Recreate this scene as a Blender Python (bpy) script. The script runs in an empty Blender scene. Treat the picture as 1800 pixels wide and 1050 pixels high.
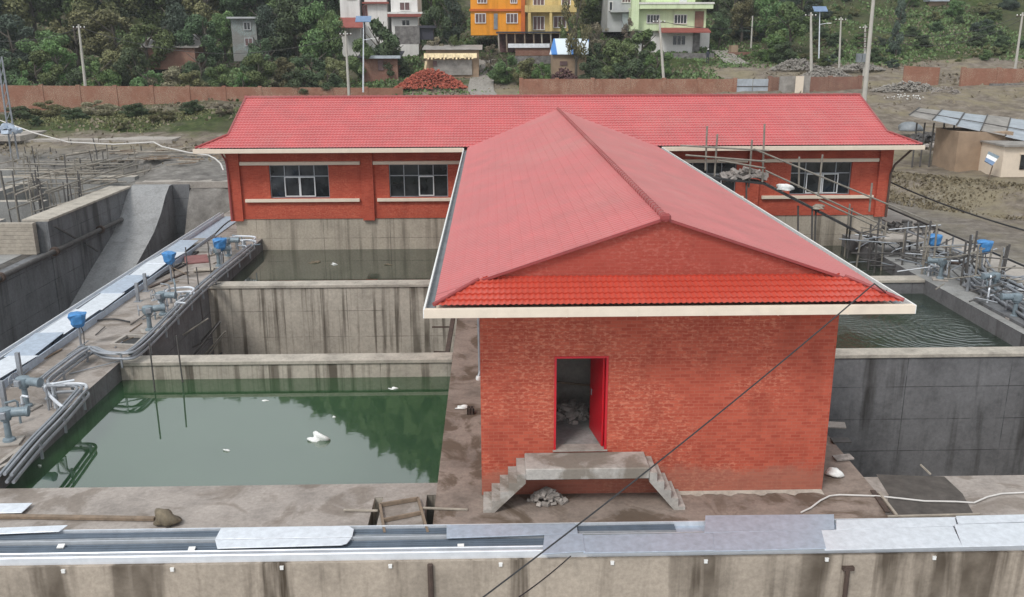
import bpy, bmesh, math, random
import numpy as np
from mathutils import Vector, Matrix
R = math.radians
random.seed(7); rng = np.random.default_rng(11)
S = bpy.context.scene
COL = S.collection

# ---------------------------------------------------------------- camera
CAM_H = 10.5
RX = np.array([0.99973, -0.00946, 0.02108]); F = 1600.0
dy = np.array([(862 - 900) / F, (71 - 525) / F, 1.0]); dy /= np.linalg.norm(dy)
dx = np.array([1.0, -0.003, 0.0]); dx -= dx.dot(dy) * dy; dx /= np.linalg.norm(dx)
dn = np.cross(dy, dx)
if dn[1] < 0: dn = -dn
ROT = np.array([dx, dy, -dn])
cam_d = bpy.data.cameras.new("camera"); cam = bpy.data.objects.new("camera", cam_d); COL.objects.link(cam)
cam_d.sensor_width = 36; cam_d.lens = 36 * F / 1800; cam_d.clip_end = 3000; cam_d.clip_start = 0.1
mm = np.stack([ROT[:, 0], -ROT[:, 1], -ROT[:, 2]], 1)
cam.matrix_world = Matrix(((*mm[0], 0), (*mm[1], 0), (*mm[2], CAM_H), (0, 0, 0, 1)))
S.camera = cam

# ---------------------------------------------------------------- world, sun, exposure
SUN_EL, SUN_AZ = R(48), R(215)        # azimuth clockwise from +Y: behind the camera, to the left
w = bpy.data.worlds.new("World"); S.world = w; w.use_nodes = True
nt = w.node_tree; nt.nodes.clear()
sky = nt.nodes.new("ShaderNodeTexSky"); sky.sky_type = 'NISHITA'; sky.sun_disc = False
sky.sun_elevation = SUN_EL; sky.sun_rotation = SUN_AZ; sky.dust_density = 4.0; sky.air_density = 1.0; sky.ozone_density = 1.0
hs = nt.nodes.new("ShaderNodeHueSaturation"); hs.inputs['Saturation'].default_value = 0.28; hs.inputs['Value'].default_value = 1.0
bg = nt.nodes.new("ShaderNodeBackground"); bg.inputs[1].default_value = 0.13
wo = nt.nodes.new("ShaderNodeOutputWorld")
# a broken overcast over the clear sky
tc = nt.nodes.new("ShaderNodeTexCoord"); cn = nt.nodes.new("ShaderNodeTexNoise"); cn.inputs['Scale'].default_value = 2.2; cn.inputs['Detail'].default_value = 5
cr = nt.nodes.new("ShaderNodeValToRGB"); cr.color_ramp.elements[0].position = .3; cr.color_ramp.elements[0].color = (.62, .62, .62, 1); cr.color_ramp.elements[1].position = .7; cr.color_ramp.elements[1].color = (.95, .95, .95, 1)
cm = nt.nodes.new("ShaderNodeMix"); cm.data_type = 'RGBA'; cm.inputs[7].default_value = (6.9, 7.3, 7.6, 1)
nt.links.new(tc.outputs['Generated'], cn.inputs['Vector']); nt.links.new(cn.outputs['Fac'], cr.inputs[0]); nt.links.new(cr.outputs[0], cm.inputs[0])
nt.links.new(sky.outputs[0], hs.inputs['Color']); nt.links.new(hs.outputs[0], cm.inputs[6]); nt.links.new(cm.outputs[2], bg.inputs[0]); nt.links.new(bg.outputs[0], wo.inputs[0])
sd = bpy.data.lights.new("sun", 'SUN'); sd.energy = 1.7; sd.angle = R(14); sd.color = (1, .96, .9)
so = bpy.data.objects.new("sun", sd); COL.objects.link(so)
sv = Vector((math.sin(SUN_AZ) * math.cos(SUN_EL), math.cos(SUN_AZ) * math.cos(SUN_EL), math.sin(SUN_EL)))
so.rotation_euler = sv.to_track_quat('Z', 'Y').to_euler()
S.view_settings.view_transform = 'Standard'; S.view_settings.look = 'None'
S.view_settings.exposure = 0.15; S.view_settings.gamma = 1.0
S.cycles.max_bounces = 6; S.cycles.diffuse_bounces = 3; S.cycles.glossy_bounces = 3
S.cycles.caustics_reflective = False; S.cycles.caustics_refractive = False

# ---------------------------------------------------------------- placing: a view direction met with a real plane
def _ray(u, v): return ROT @ np.array([(u - 900) / F, (v - 525) / F, 1.0])
def P(u, v, z=0.0):
    d = _ray(u, v); t = (z - CAM_H) / d[2]; return Vector((d[0] * t, d[1] * t, z))
def PY(u, v, y):
    d = _ray(u, v); t = y / d[1]; return Vector((d[0] * t, y, CAM_H + d[2] * t))
def PX(u, v, x):
    d = _ray(u, v); t = x / d[0]; return Vector((x, d[1] * t, CAM_H + d[2] * t))
def px2m(px, y): return px / F * y * 1.03

# ---------------------------------------------------------------- ground height
def sst(a, b, t):
    t = np.clip((t - a) / (b - a), 0, 1); return t * t * (3 - 2 * t)
def gz(x, y):
    x = np.asarray(x, float); y = np.asarray(y, float)
    far = np.interp(y, [0, 58, 64, 75, 82, 92, 105, 112, 130, 150, 180, 345, 420, 700],
                    [0, 0, .9, 1.6, 2.4, 3.9, 4.3, 5.2, 8.9, 14, 30, 158, 165, 150])
    az = x / np.maximum(y, 1)
    hf = .74 + .30 * sst(-.26, -.02, az) + .10 * sst(.2, .4, az)
    far = np.where(y > 150, 14 + (far - 14) * hf, far)
    far = far + 0.022 * x * sst(85, 105, y)
    bump = (np.sin(x * .31 + 1.3 * np.sin(y * .17)) * np.cos(y * .27 + x * .11)) * .5 + np.sin(x * .9 + y * .7) * .18
    far = far + bump * np.interp(y, [60, 66, 80, 130, 200], [0, .15, .3, .5, 2.0])
    q = (x - 24) / 16 + (y - 67) / 17
    bank = sst(-.22, .10, q) * 1.25 + .1 * bump * sst(-.3, 0, q)
    right = np.maximum(far, bank) - .03
    z = np.where(x > 23.3, right, far)
    # ground behind the long building
    inner = (x > -25.5) & (x < 23.3)
    edge = np.where(x < -14.2, sst(57.5, 63.5, y), sst(57, 58.4, y))
    edge = np.where(x < -21.2, sst(63.0, 63.4, y), edge)
    z = np.where(inner, -6.2 + (z + 6.2) * edge, z)
    left = (x <= -25.5)
    z = np.where(left, np.where(y < 72, -0.9, z) * 1.0, z)
    z = np.where(y < 17.05, -6.2, z)
    return z
def G(x, y): return float(gz(x, y))
def PG(u, v, y0=60, y1=400):
    y = y0
    while y < y1:
        p = PY(u, v, y)
        if p.z <= G(p.x, y): return Vector((p.x, y, G(p.x, y)))
        y += .4
    return PY(u, v, y1)
def at(u, y):                               # a place on the ground, seen in column u at distance y
    x = PY(u, 120, y).x
    return Vector((x, y, G(x, y)))

# ---------------------------------------------------------------- mesh helpers
class MB:
    def __init__(s): s.v = []; s.f = []
    def add(s, vs, fs):
        n = len(s.v); s.v += [tuple(v) for v in vs]; s.f += [tuple(i + n for i in f) for f in fs]; return s
    def box(s, x0, x1, y0, y1, z0, z1):
        return s.add([(x0,y0,z0),(x1,y0,z0),(x1,y1,z0),(x0,y1,z0),(x0,y0,z1),(x1,y0,z1),(x1,y1,z1),(x0,y1,z1)],
                     [(0,3,2,1),(4,5,6,7),(0,1,5,4),(1,2,6,5),(2,3,7,6),(3,0,4,7)])
    def obox(s, c, size, rz=0, rx=0, ry=0):
        m = Matrix.Rotation(rz, 3, 'Z') @ Matrix.Rotation(ry, 3, 'Y') @ Matrix.Rotation(rx, 3, 'X'); c = Vector(c)
        vs = [c + m @ Vector((a * size[0] / 2, b * size[1] / 2, d * size[2] / 2)) for d in (-1, 1) for a, b in ((-1,-1),(1,-1),(1,1),(-1,1))]
        return s.add(vs, [(0,3,2,1),(4,5,6,7),(0,1,5,4),(1,2,6,5),(2,3,7,6),(3,0,4,7)])
    def bar(s, a, b, w, h=None, up=(0, 0, 1)):
        a = Vector(a); b = Vector(b); h = h or w; d = (b - a).normalized(); u = Vector(up)
        if abs(d.dot(u)) > .98: u = Vector((1, 0, 0))
        r = d.cross(u).normalized(); u = r.cross(d)
        vs = [p + r * (i * w / 2) + u * (j * h / 2) for p in (a, b) for i, j in ((-1,-1),(1,-1),(1,1),(-1,1))]
        return s.add(vs, [(3,2,1,0),(4,5,6,7),(0,1,5,4),(1,2,6,5),(2,3,7,6),(3,0,4,7)])
    def tube(s, pts, r, n=8, cap=True):
        pts = [Vector(p) for p in pts]; N = len(pts)
        rs = r if isinstance(r, (list, tuple)) else [r] * N
        rings = []; prev = None
        for i, p in enumerate(pts):
            d = (pts[min(i + 1, N - 1)] - pts[max(i - 1, 0)]).normalized()
            if prev is None:
                a = Vector((0, 0, 1)) if abs(d.z) < .9 else Vector((1, 0, 0)); a = d.cross(a).normalized()
            else:
                a = (prev - d * prev.dot(d)); a = a.normalized() if a.length > 1e-5 else d.orthogonal().normalized()
            prev = a; b = d.cross(a)
            rings.append([p + (a * math.cos(2*math.pi*k/n) + b * math.sin(2*math.pi*k/n)) * rs[i] for k in range(n)])
        vs = [v for rg in rings for v in rg]
        fs = [(i*n+k, i*n+(k+1) % n, (i+1)*n+(k+1) % n, (i+1)*n+k) for i in range(N-1) for k in range(n)]
        if cap: fs += [tuple(range(n))[::-1], tuple(range((N-1)*n, N*n))]
        return s.add(vs, fs)
    def lathe(s, prof, c=(0, 0, 0), n=16, axis='Z'):
        c = Vector(c); vs = []
        for r, h in prof:
            for k in range(n):
                t = 2*math.pi*k/n; a, b = r*math.cos(t), r*math.sin(t)
                vs.append(c + (Vector((a, b, h)) if axis == 'Z' else Vector((h, a, b)) if axis == 'X' else Vector((b, h, a))))
        N = len(prof)
        fs = [(i*n+k, i*n+(k+1) % n, (i+1)*n+(k+1) % n, (i+1)*n+k) for i in range(N-1) for k in range(n)]
        fs += [tuple(range(n))[::-1], tuple(range((N-1)*n, N*n))]
        return s.add(vs, fs)
    def prism(s, poly, a, b, axis='Y'):
        n = len(poly)
        mk = {'Y': lambda p, t: (p[0], t, p[1]), 'X': lambda p, t: (t, p[0], p[1]), 'Z': lambda p, t: (p[0], p[1], t)}[axis]
        vs = [mk(p, a) for p in poly] + [mk(p, b) for p in poly]
        return s.add(vs, [tuple(range(n)), tuple(range(n, 2*n))[::-1]] + [(i, n+i, n+(i+1) % n, (i+1) % n) for i in range(n)])
    def build(s, name, mat, parent=None, smooth=False, bevel=0, world=True, fixn=True):
        me = bpy.data.meshes.new(name); off = Vector((0, 0, 0))
        v = s.v
        if parent is not None and world:
            p = parent; off = Vector((0, 0, 0))
            while p: off += p.location; p = p.parent
        elif parent is None:
            a = np.array(v); lo = a.min(0); hi = a.max(0); off = Vector(((lo[0]+hi[0])/2, (lo[1]+hi[1])/2, lo[2]))
        me.from_pydata([(x-off.x, y-off.y, z-off.z) for x, y, z in v], [], s.f)
        if fixn:
            bm = bmesh.new(); bm.from_mesh(me); bmesh.ops.recalc_face_normals(bm, faces=bm.faces); bm.to_mesh(me); bm.free()
        me.materials.append(mat)
        o = bpy.data.objects.new(name, me); COL.objects.link(o)
        if parent is not None: o.parent = parent
        else: o.location = off
        if smooth:
            me.polygons.foreach_set('use_smooth', [True]*len(me.polygons))
            if smooth != 'all': me.set_sharp_from_angle(angle=R(40))
        if bevel:
            m = o.modifiers.new('bevel', 'BEVEL'); m.width = bevel; m.segments = 1; m.limit_method = 'ANGLE'
        return o
def tag(o, label=None, cat=None, group=None, kind=None):
    for k, x in (('label', label), ('category', cat), ('group', group), ('kind', kind)):
        if x: o[k] = x
    return o
def root(name, loc, label, cat, group=None, rz=0):
    o = bpy.data.objects.new(name, None); o.empty_display_size = .3; COL.objects.link(o)
    o.location = loc; o.rotation_euler = (0, 0, rz); return tag(o, label, cat, group)
def copy_tree(o, parent=None):
    c = o.copy(); COL.objects.link(c)
    if parent: c.parent = parent
    for ch in [k for k in bpy.data.objects if k.parent == o]: copy_tree(ch, c)
    return c
def np_mesh(name, v, q):
    me = bpy.data.meshes.new(name); n = len(v); m = len(q); k = q.shape[1]
    me.vertices.add(n); me.vertices.foreach_set('co', np.asarray(v, np.float32).ravel())
    me.loops.add(m*k); me.loops.foreach_set('vertex_index', q.astype(np.int32).ravel())
    me.polygons.add(m); me.polygons.foreach_set('loop_start', np.arange(0, m*k, k, dtype=np.int32))
    me.update(calc_edges=True); return me

# ---------------------------------------------------------------- materials
class N:
    def __init__(s, name):
        s.m = bpy.data.materials.new(name); s.m.use_nodes = True; s.t = s.m.node_tree; s.t.nodes.clear()
        s.out = s.n('OutputMaterial'); s.b = s.n('BsdfPrincipled'); s.l(s.b.outputs[0], s.out.inputs[0])
        s.geo = s.n('NewGeometry'); s.pos = s.geo.outputs['Position']
    def n(s, t, **k):
        x = s.t.nodes.new('ShaderNode' + t)
        for a, b in k.items(): setattr(x, a, b)
        return x
    def l(s, a, b): s.t.links.new(a, b)
    def objpos(s): return s.n('TexCoord').outputs['Object']
    def mapv(s, vec, sc=(1, 1, 1), loc=(0, 0, 0)):
        x = s.n('Mapping'); x.inputs['Scale'].default_value = sc; x.inputs['Location'].default_value = loc; s.l(vec, x.inputs['Vector']); return x.outputs[0]
    def noise(s, vec, scale=1, detail=4, rough=.6, dist=0):
        x = s.n('TexNoise'); x.inputs['Scale'].default_value = scale; x.inputs['Detail'].default_value = detail
        x.inputs['Roughness'].default_value = rough; x.inputs['Distortion'].default_value = dist; s.l(vec, x.inputs['Vector']); return x.outputs['Fac']
    def ramp(s, fac, stops):
        x = s.n('ValToRGB'); e = x.color_ramp.elements
        while len(e) < len(stops): e.new(.5)
        for i, (p, c) in enumerate(stops):
            e[i].position = p; e[i].color = (*c, 1) if isinstance(c, (tuple, list)) else (c, c, c, 1)
        s.l(fac, x.inputs[0]); return x.outputs[0]
    def mix(s, fac, a, b, mode='MIX'):
        x = s.n('Mix', data_type='RGBA', blend_type=mode)
        for sock, val in ((x.inputs[0], fac), (x.inputs[6], a), (x.inputs[7], b)):
            if hasattr(val, 'links'): s.l(val, sock)
            elif isinstance(val, (int, float)): sock.default_value = val
            else: sock.default_value = (*val, 1)
        return x.outputs[2]
    def math(s, op, a, b=0.0):
        x = s.n('Math', operation=op)
        for sock, val in ((x.inputs[0], a), (x.inputs[1], b)):
            if hasattr(val, 'links'): s.l(val, sock)
            else: sock.default_value = val
        return x.outputs[0]
    def xyz(s, v):
        x = s.n('SeparateXYZ'); s.l(v, x.inputs[0]); return x.outputs
    def wallvec(s):                          # (x+y, z): courses run level on every upright face
        o = s.xyz(s.pos); c = s.n('CombineXYZ'); s.l(s.math('ADD', o[0], o[1]), c.inputs[0]); s.l(o[2], c.inputs[1]); return c.outputs[0]
    def bump(s, h, strength=.3, dist=.02):
        x = s.n('Bump'); x.inputs['Strength'].default_value = strength; x.inputs['Distance'].default_value = dist
        s.l(h, x.inputs['Height']); s.l(x.outputs[0], s.b.inputs['Normal'])
    def done(s, col, rough=.8, metal=0, spec=.5):
        for sock, val in ((s.b.inputs['Base Color'], col), (s.b.inputs['Roughness'], rough), (s.b.inputs['Metallic'], metal), (s.b.inputs['Specular IOR Level'], spec)):
            if hasattr(val, 'links'): s.l(val, sock)
            elif isinstance(val, (int, float)): sock.default_value = val
            else: sock.default_value = (*val, 1)
        return s.m
def sc(c, k): return tuple(min(1, x * k) for x in c)
def plain(name, c, rough=.6, metal=0, var=.25, scale=6, spec=.5, bump=0, world=False):
    s = N(name); p = s.pos if world else s.objpos(); f = s.noise(p, scale, 5, .65)
    col = s.ramp(f, [(.25, sc(c, 1 - var)), (.75, sc(c, 1 + var))])
    if bump: s.bump(f, bump, .03)
    return s.done(col, rough, metal, spec)
def concrete(name, c, dark=.35, streak=0.0, panel=False, scale=.8, moss=0, sx=1.6, lo=.5, hi=.62, wet=0):
    s = N(name); f = s.noise(s.pos, scale, 8, .68); fine = s.noise(s.pos, 9, 6, .7)
    col = s.ramp(f, [(.28, sc(c, 1 - dark)), (.5, c), (.72, sc(c, 1 + dark * .6))])
    col = s.mix(.5, col, s.ramp(fine, [(.3, .32), (.7, .68)]), 'OVERLAY')
    if wet:
        wf = s.noise(s.pos, .55, 6, .6, 1.2)
        col = s.mix(s.ramp(wf, [(.5, 0.0), (.58, wet)]), col, sc((c[0], c[1] * .88, c[2] * .74), .42))
    if panel:
        b = s.n('TexBrick', offset=0.0); s.l(s.wallvec(), b.inputs['Vector']); b.inputs['Scale'].default_value = 1
        b.inputs['Brick Width'].default_value = 3.66; b.inputs['Row Height'].default_value = 1.22; b.inputs['Mortar Size'].default_value = .022; b.inputs['Mortar Smooth'].default_value = .6
        col = s.mix(s.math('MULTIPLY', b.outputs['Fac'], s.ramp(s.noise(s.pos, 1.1, 3), [(.38, .1), (.6, .85)])), col, sc(c, .3))
    if streak:
        st = s.noise(s.mapv(s.pos, (sx, sx, .06)), 1, 5, .62, .3); st2 = s.noise(s.mapv(s.pos, (sx * 3.3, sx * 3.3, .12)), 1, 4, .6, .4)
        low = s.noise(s.mapv(s.pos, (.8, .8, .5)), 1, 3)
        m = s.math('MULTIPLY', s.ramp(st, [(lo, 0.0), (hi, 1.0)]), s.ramp(low, [(.3, .45), (.6, 1.0)]))
        m2 = s.math('MULTIPLY', s.ramp(st2, [(.55, 0.0), (.68, .7)]), s.ramp(low, [(.4, 0.0), (.65, 1.0)]))
        m = s.math('MULTIPLY', s.math('MAXIMUM', m, m2), streak)
        col = s.mix(m, col, (c[0] * .19, c[1] * .17, c[2] * .15))
    if moss:
        mf = s.noise(s.pos, .7, 6); col = s.mix(s.ramp(mf, [(.5, 0.0), (.66, moss)]), col, (.05, .065, .03))
    s.bump(fine, .35, .02)
    return s.done(col, .88, 0, .25)
def brick(name, c1, c2, mortar, w_=.235, h_=.082, var=.5, patch=.55, ms=.011, splash=False):
    s = N(name); b = s.n('TexBrick'); v = s.wallvec(); s.l(v, b.inputs['Vector']); b.inputs['Scale'].default_value = 1
    b.inputs['Brick Width'].default_value = w_; b.inputs['Row Height'].default_value = h_; b.inputs['Mortar Size'].default_value = ms; b.inputs['Mortar Smooth'].default_value = .2
    b.inputs['Bias'].default_value = -.1
    b.inputs['Color1'].default_value = (*c1, 1); b.inputs['Color2'].default_value = (*c2, 1); b.inputs['Mortar'].default_value = (*mortar, 1)
    big = s.noise(s.pos, .9, 6, .65); col = s.mix(patch, b.outputs['Color'], s.ramp(big, [(.3, sc(c1, .85)), (.55, c1), (.72, sc(c2, 1.1))]))
    pale = s.noise(s.mapv(v, (8.5, 17, 1)), 1, 2, .6)
    zone = s.noise(s.pos, .45, 4, .6)
    pm = s.math('MULTIPLY', s.ramp(pale, [(.51, 0.0), (.60, var)]), s.ramp(zone, [(.44, .12), (.55, 1.0)]))
    col = s.mix(pm, col, sc((c2[0], c2[1] * 1.9, c2[2] * 2.1), 1.25))
    dk = s.noise(s.mapv(s.pos, (1.2, 1.2, .5)), 1, 6, .7); col = s.mix(s.ramp(dk, [(.52, 0.0), (.75, .5)]), col, sc(c1, .55))
    if splash:
        zz_ = s.xyz(s.pos)[2]; sf_ = s.math('ADD', s.math('MULTIPLY', zz_, .9), s.math('MULTIPLY', s.noise(s.pos, 2.2, 5, .65), -.9)); col = s.mix(s.ramp(sf_, [(-.05, .42), (.22, 0.0)]), col, (.30, .17, .125))
    s.bump(b.outputs['Fac'], -.4, .01)
    return s.done(col, .82, 0, .3)
def leaf(name, c, c2):
    s = N(name); oi = s.n('ObjectInfo'); f = s.noise(s.pos, .8, 3, .7); f2 = s.noise(s.pos, 5, 2)
    col = s.ramp(f, [(.32, c), (.68, c2)])
    col = s.mix(.6, col, s.ramp(f2, [(.3, .25), (.7, .75)]), 'OVERLAY')
    hsv = s.n('HueSaturation'); s.l(s.math('ADD', s.math('MULTIPLY', oi.outputs['Random'], .06), .47), hsv.inputs['Hue'])
    s.l(s.math('ADD', s.math('MULTIPLY', oi.outputs['Random'], .5), .75), hsv.inputs['Value']); hsv.inputs['Saturation'].default_value = .9
    s.l(col, hsv.inputs['Color'])
    return s.done(hsv.outputs[0], .6, 0, .25)
def roofred(name, c, rough, sheen=.75):
    s = N(name); f = s.noise(s.pos, .8, 5, .6); f2 = s.noise(s.pos, 14, 4, .7)
    col = s.ramp(f, [(.3, sc(c, .9)), (.7, sc(c, 1.1))])
    d = s.noise(s.mapv(s.pos, (.25, .25, .25)), 1, 7, .7); col = s.mix(s.ramp(d, [(.5, 0.0), (.72, .3)]), col, (.42, .22, .19)); e = s.noise(s.mapv(s.pos, (1.4, .5, .5)), 1, 6, .7); col = s.mix(s.ramp(e, [(.5, 0.0), (.7, .35)]), col, sc(c, .72))
    s.bump(f2, .12, .01)
    s.b.inputs['Sheen Weight'].default_value = sheen; s.b.inputs['Sheen Roughness'].default_value = .5; s.b.inputs['Sheen Tint'].default_value = (1, .86, .86, 1)
    return s.done(col, s.ramp(f, [(.3, rough - .06), (.7, rough + .08)]), 0, .6)
M = {}
M['brick'] = brick('red_brick', (.36, .059, .034), (.53, .115, .066), (.42, .125, .08), var=.42, patch=.25, splash=True)
M['brickgable'] = brick('gable_brick', (.33, .058, .04), (.41, .085, .06), (.36, .10, .07), var=.25)
M['brickhall'] = brick('hall_brick', (.38, .06, .034), (.52, .105, .06), (.42, .11, .07), var=.3, patch=.3)
M['brickwall'] = brick('boundary_brick', (.26, .11, .072), (.37, .18, .125), (.34, .21, .15), var=.6, patch=.45)
M['brickold'] = brick('old_brick', (.22, .10, .075), (.30, .16, .11), (.28, .2, .16), var=.3)
M['roof'] = roofred('red_roof_tile', (.50, .078, .080), .42, .33); M['skirt'] = roofred('skirt_tile', (.50, .060, .032), .42, .10)
M['ridge'] = roofred('ridge_tile', (.27, .035, .035), .45, .2)
M['cream'] = plain('cream_paint', (.72, .62, .51), .6, var=.08, scale=3, world=True)
M['gutterin'] = plain('grey_gutter', (.20, .22, .24), .5, var=.3, scale=2, world=True)
M['white'] = plain('white_paint', (.78, .78, .77), .5, var=.08)
M['deck'] = concrete('deck_concrete', (.33, .295, .27), .36, scale=.8, wet=.5)
M['deckwet'] = concrete('damp_deck', (.26, .21, .18), .42, scale=.9, wet=.85)
M['wallfront'] = concrete('streaked_wall', (.38, .325, .27), .3, 1.0, scale=.6, sx=.75, lo=.52, hi=.62)
M['tank'] = concrete('tank_concrete', (.44, .40, .345), .28, .88, True, scale=.6, sx=1.9, lo=.50, hi=.58)
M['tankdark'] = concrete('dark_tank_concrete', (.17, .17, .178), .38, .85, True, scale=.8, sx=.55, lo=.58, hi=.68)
M['tankgrey'] = concrete('grey_tank_concrete', (.17, .175, .185), .35, .7, True, scale=.5, sx=.8)
M['plinth'] = concrete('plinth_concrete', (.40, .355, .295), .28, .6, True, scale=.6)
M['coping'] = concrete('coping_concrete', (.42, .385, .335), .4, 0, scale=1.2)
M['conc'] = concrete('pale_concrete', (.36, .33, .30), .3, 0, scale=1.0)
M['grayconc'] = concrete('grey_concrete', (.28, .28, .275), .35, .2, scale=.6)
M['galv'] = plain('galvanised_sheet', (.74, .78, .84), .45, .35, .16, 5)
M['galvdull'] = plain('dull_galvanised', (.46, .53, .63), .5, .4, .2, 5)
M['steel'] = plain('steel_pipe', (.30, .32, .35), .45, .4, .25, 4)
M['cond'] = plain('conduit_grey', (.105, .135, .175), .4, .2, .2, 3)
M['condlight'] = plain('conduit_light', (.55, .58, .62), .4, .3, .15, 3)
M['rail'] = plain('bright_rail', (.72, .75, .80), .35, .3, .12, 3)
M['blackc'] = plain('black_rubber', (.022, .022, .024), .5, 0, .3, 4)
M['blue'] = plain('blue_wrapping', (.055, .22, .50), .4, 0, .25, 7, bump=.4)
M['valve'] = plain('valve_paint', (.19, .24, .275), .45, .1, .3, 6)
M['wood'] = plain('weathered_wood', (.22, .165, .12), .8, 0, .35, 5)
M['paleWood'] = plain('bare_timber', (.35, .31, .26), .8, 0, .3, 5)
M['bamboo'] = plain('bamboo', (.235, .215, .185), .7, 0, .35, 4)
M['darkpole'] = plain('dark_pole', (.085, .08, .078), .7, 0, .35, 4)
M['rust'] = plain('rusty_steel', (.075, .05, .04), .8, 0, .35, 6)
M['mesh'] = plain('ramp_mesh', (.03, .03, .032), .8, 0, .4, 8)
M['reddoor'] = plain('red_door_paint', (.50, .006, .016), .4, 0, .12, 3)
M['frame'] = plain('white_window_frame', (.62, .64, .66), .5, 0, .08, 4)
s = N('window_glass'); f = s.noise(s.pos, .8, 4); M['glass'] = s.done(s.ramp(f, [(.4, (.008, .010, .012)), (.7, (.05, .055, .06))]), .08, 0, .6)
M['tin'] = plain('tin_sheet', (.44, .48, .53), .45, .35, .25, 1.5, world=True)
M['rusttin'] = plain('old_tin', (.30, .28, .26), .6, .2, .4, 1.5, world=True)
M['polec'] = plain('concrete_pole', (.46, .44, .40), .8, 0, .15, 1.5)
M['mud'] = plain('mud_plaster', (.32, .23, .16), .9, 0, .25, 1.0, world=True)
M['stone'] = plain('rubble_stone', (.17, .16, .155), .9, 0, .6, 2.2, world=True, bump=.8)
M['plaster_white'] = concrete('white_plaster', (.74, .72, .70), .12, .22, scale=.5, sx=1.2)
M['plaster_orange'] = concrete('orange_plaster', (.80, .32, .035), .15, .25, scale=.5, sx=1.2)
M['plaster_yellow'] = concrete('yellow_plaster', (.60, .46, .20), .18, .35, scale=.5, sx=1.2)
M['plaster_green'] = concrete('pale_green_plaster', (.64, .74, .48), .12, .25, scale=.5, sx=1.2)
M['plaster_grey'] = plain('grey_plaster', (.42, .43, .44), .8, 0, .2, .8, world=True)
M['block'] = brick('grey_block', (.20, .19, .18), (.26, .25, .235), (.3, .29, .27), .45, .22)
M['redband'] = plain('dark_red_paint', (.27, .075, .06), .7, 0, .2, 1, world=True)
M['orangeband'] = plain('deep_orange_paint', (.50, .12, .02), .7, 0, .2, 1, world=True)
M['shutter'] = plain('brown_shutter', (.13, .075, .075), .6, 0, .3, 2, world=True)
M['darkroof'] = plain('dark_roof', (.035, .035, .05), .6, 0, .4, 1, world=True)
M['tarpcream'] = plain('cream_tarpaulin', (.72, .58, .36), .6, 0, .35, 2.5, world=True, bump=.8)
M['tarpwhite'] = plain('white_tarpaulin', (.75, .76, .80), .5, 0, .25, 2.5, world=True, bump=.8)
s = N('striped_tarpaulin'); o_ = s.xyz(s.objpos()); wv = s.math('SINE', s.math('MULTIPLY', o_[0], 2.6))
M['tarpblue'] = s.done(s.mix(s.ramp(wv, [(.55, 0.0), (.65, 1.0)]), (.66, .74, .80), (.04, .20, .55)), .45)
M['brickpile'] = plain('broken_brick', (.38, .10, .065), .9, 0, .5, 3, world=True)
M['darkpile'] = plain('dark_heap', (.10, .05, .05), .9, 0, .5, 3, world=True)
M['gravel'] = plain('gravel', (.27, .25, .225), .95, 0, .5, 4, world=True, bump=.6)
M['solar'] = plain('solar_panel', (.16, .24, .38), .3, .1, .25, 1.5)
M['bark'] = plain('bark', (.10, .085, .07), .9, 0, .35, 4)
M['skin'] = plain('skin', (.30, .18, .12), .6); M['cloth'] = plain('dark_cloth', (.03, .035, .05), .8)
M['bag'] = plain('white_bag', (.78, .79, .78), .5, 0, .15, 9, bump=.5)
M['debris'] = plain('debris', (.30, .27, .25), .9, 0, .6, 6)
M['browntarp'] = plain('brown_sacking', (.16, .13, .09), .85, 0, .5, 6, bump=.6)
M['redtarp'] = plain('dull_red_sheet', (.22, .09, .085), .6, 0, .3, 4)
M['hose'] = plain('white_hose', (.62, .60, .58), .5, 0, .1, 4)
M['leafdark'] = leaf('leaf_dark', (.045, .072, .034), (.105, .155, .068))
M['leafblue'] = leaf('leaf_bluish', (.046, .068, .052), (.098, .14, .095))
M['leafmid'] = leaf('leaf_mid', (.068, .115, .038), (.16, .235, .075))
M['leafolive'] = leaf('leaf_olive', (.115, .118, .048), (.235, .235, .095))
M['leafbright'] = leaf('leaf_bright', (.062, .145, .038), (.16, .29, .08))
M['leaftan'] = leaf('leaf_tan', (.17, .145, .085), (.27, .235, .14))
M['stairc'] = concrete('stair_concrete', (.40, .375, .35), .25, 0, scale=1.1, wet=.75)
M['leafdry'] = leaf('leaf_dry', (.15, .128, .08), (.29, .25, .165))
M['rampc'] = concrete('ramp_concrete', (.30, .305, .31), .18, .25, scale=.5)

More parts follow.
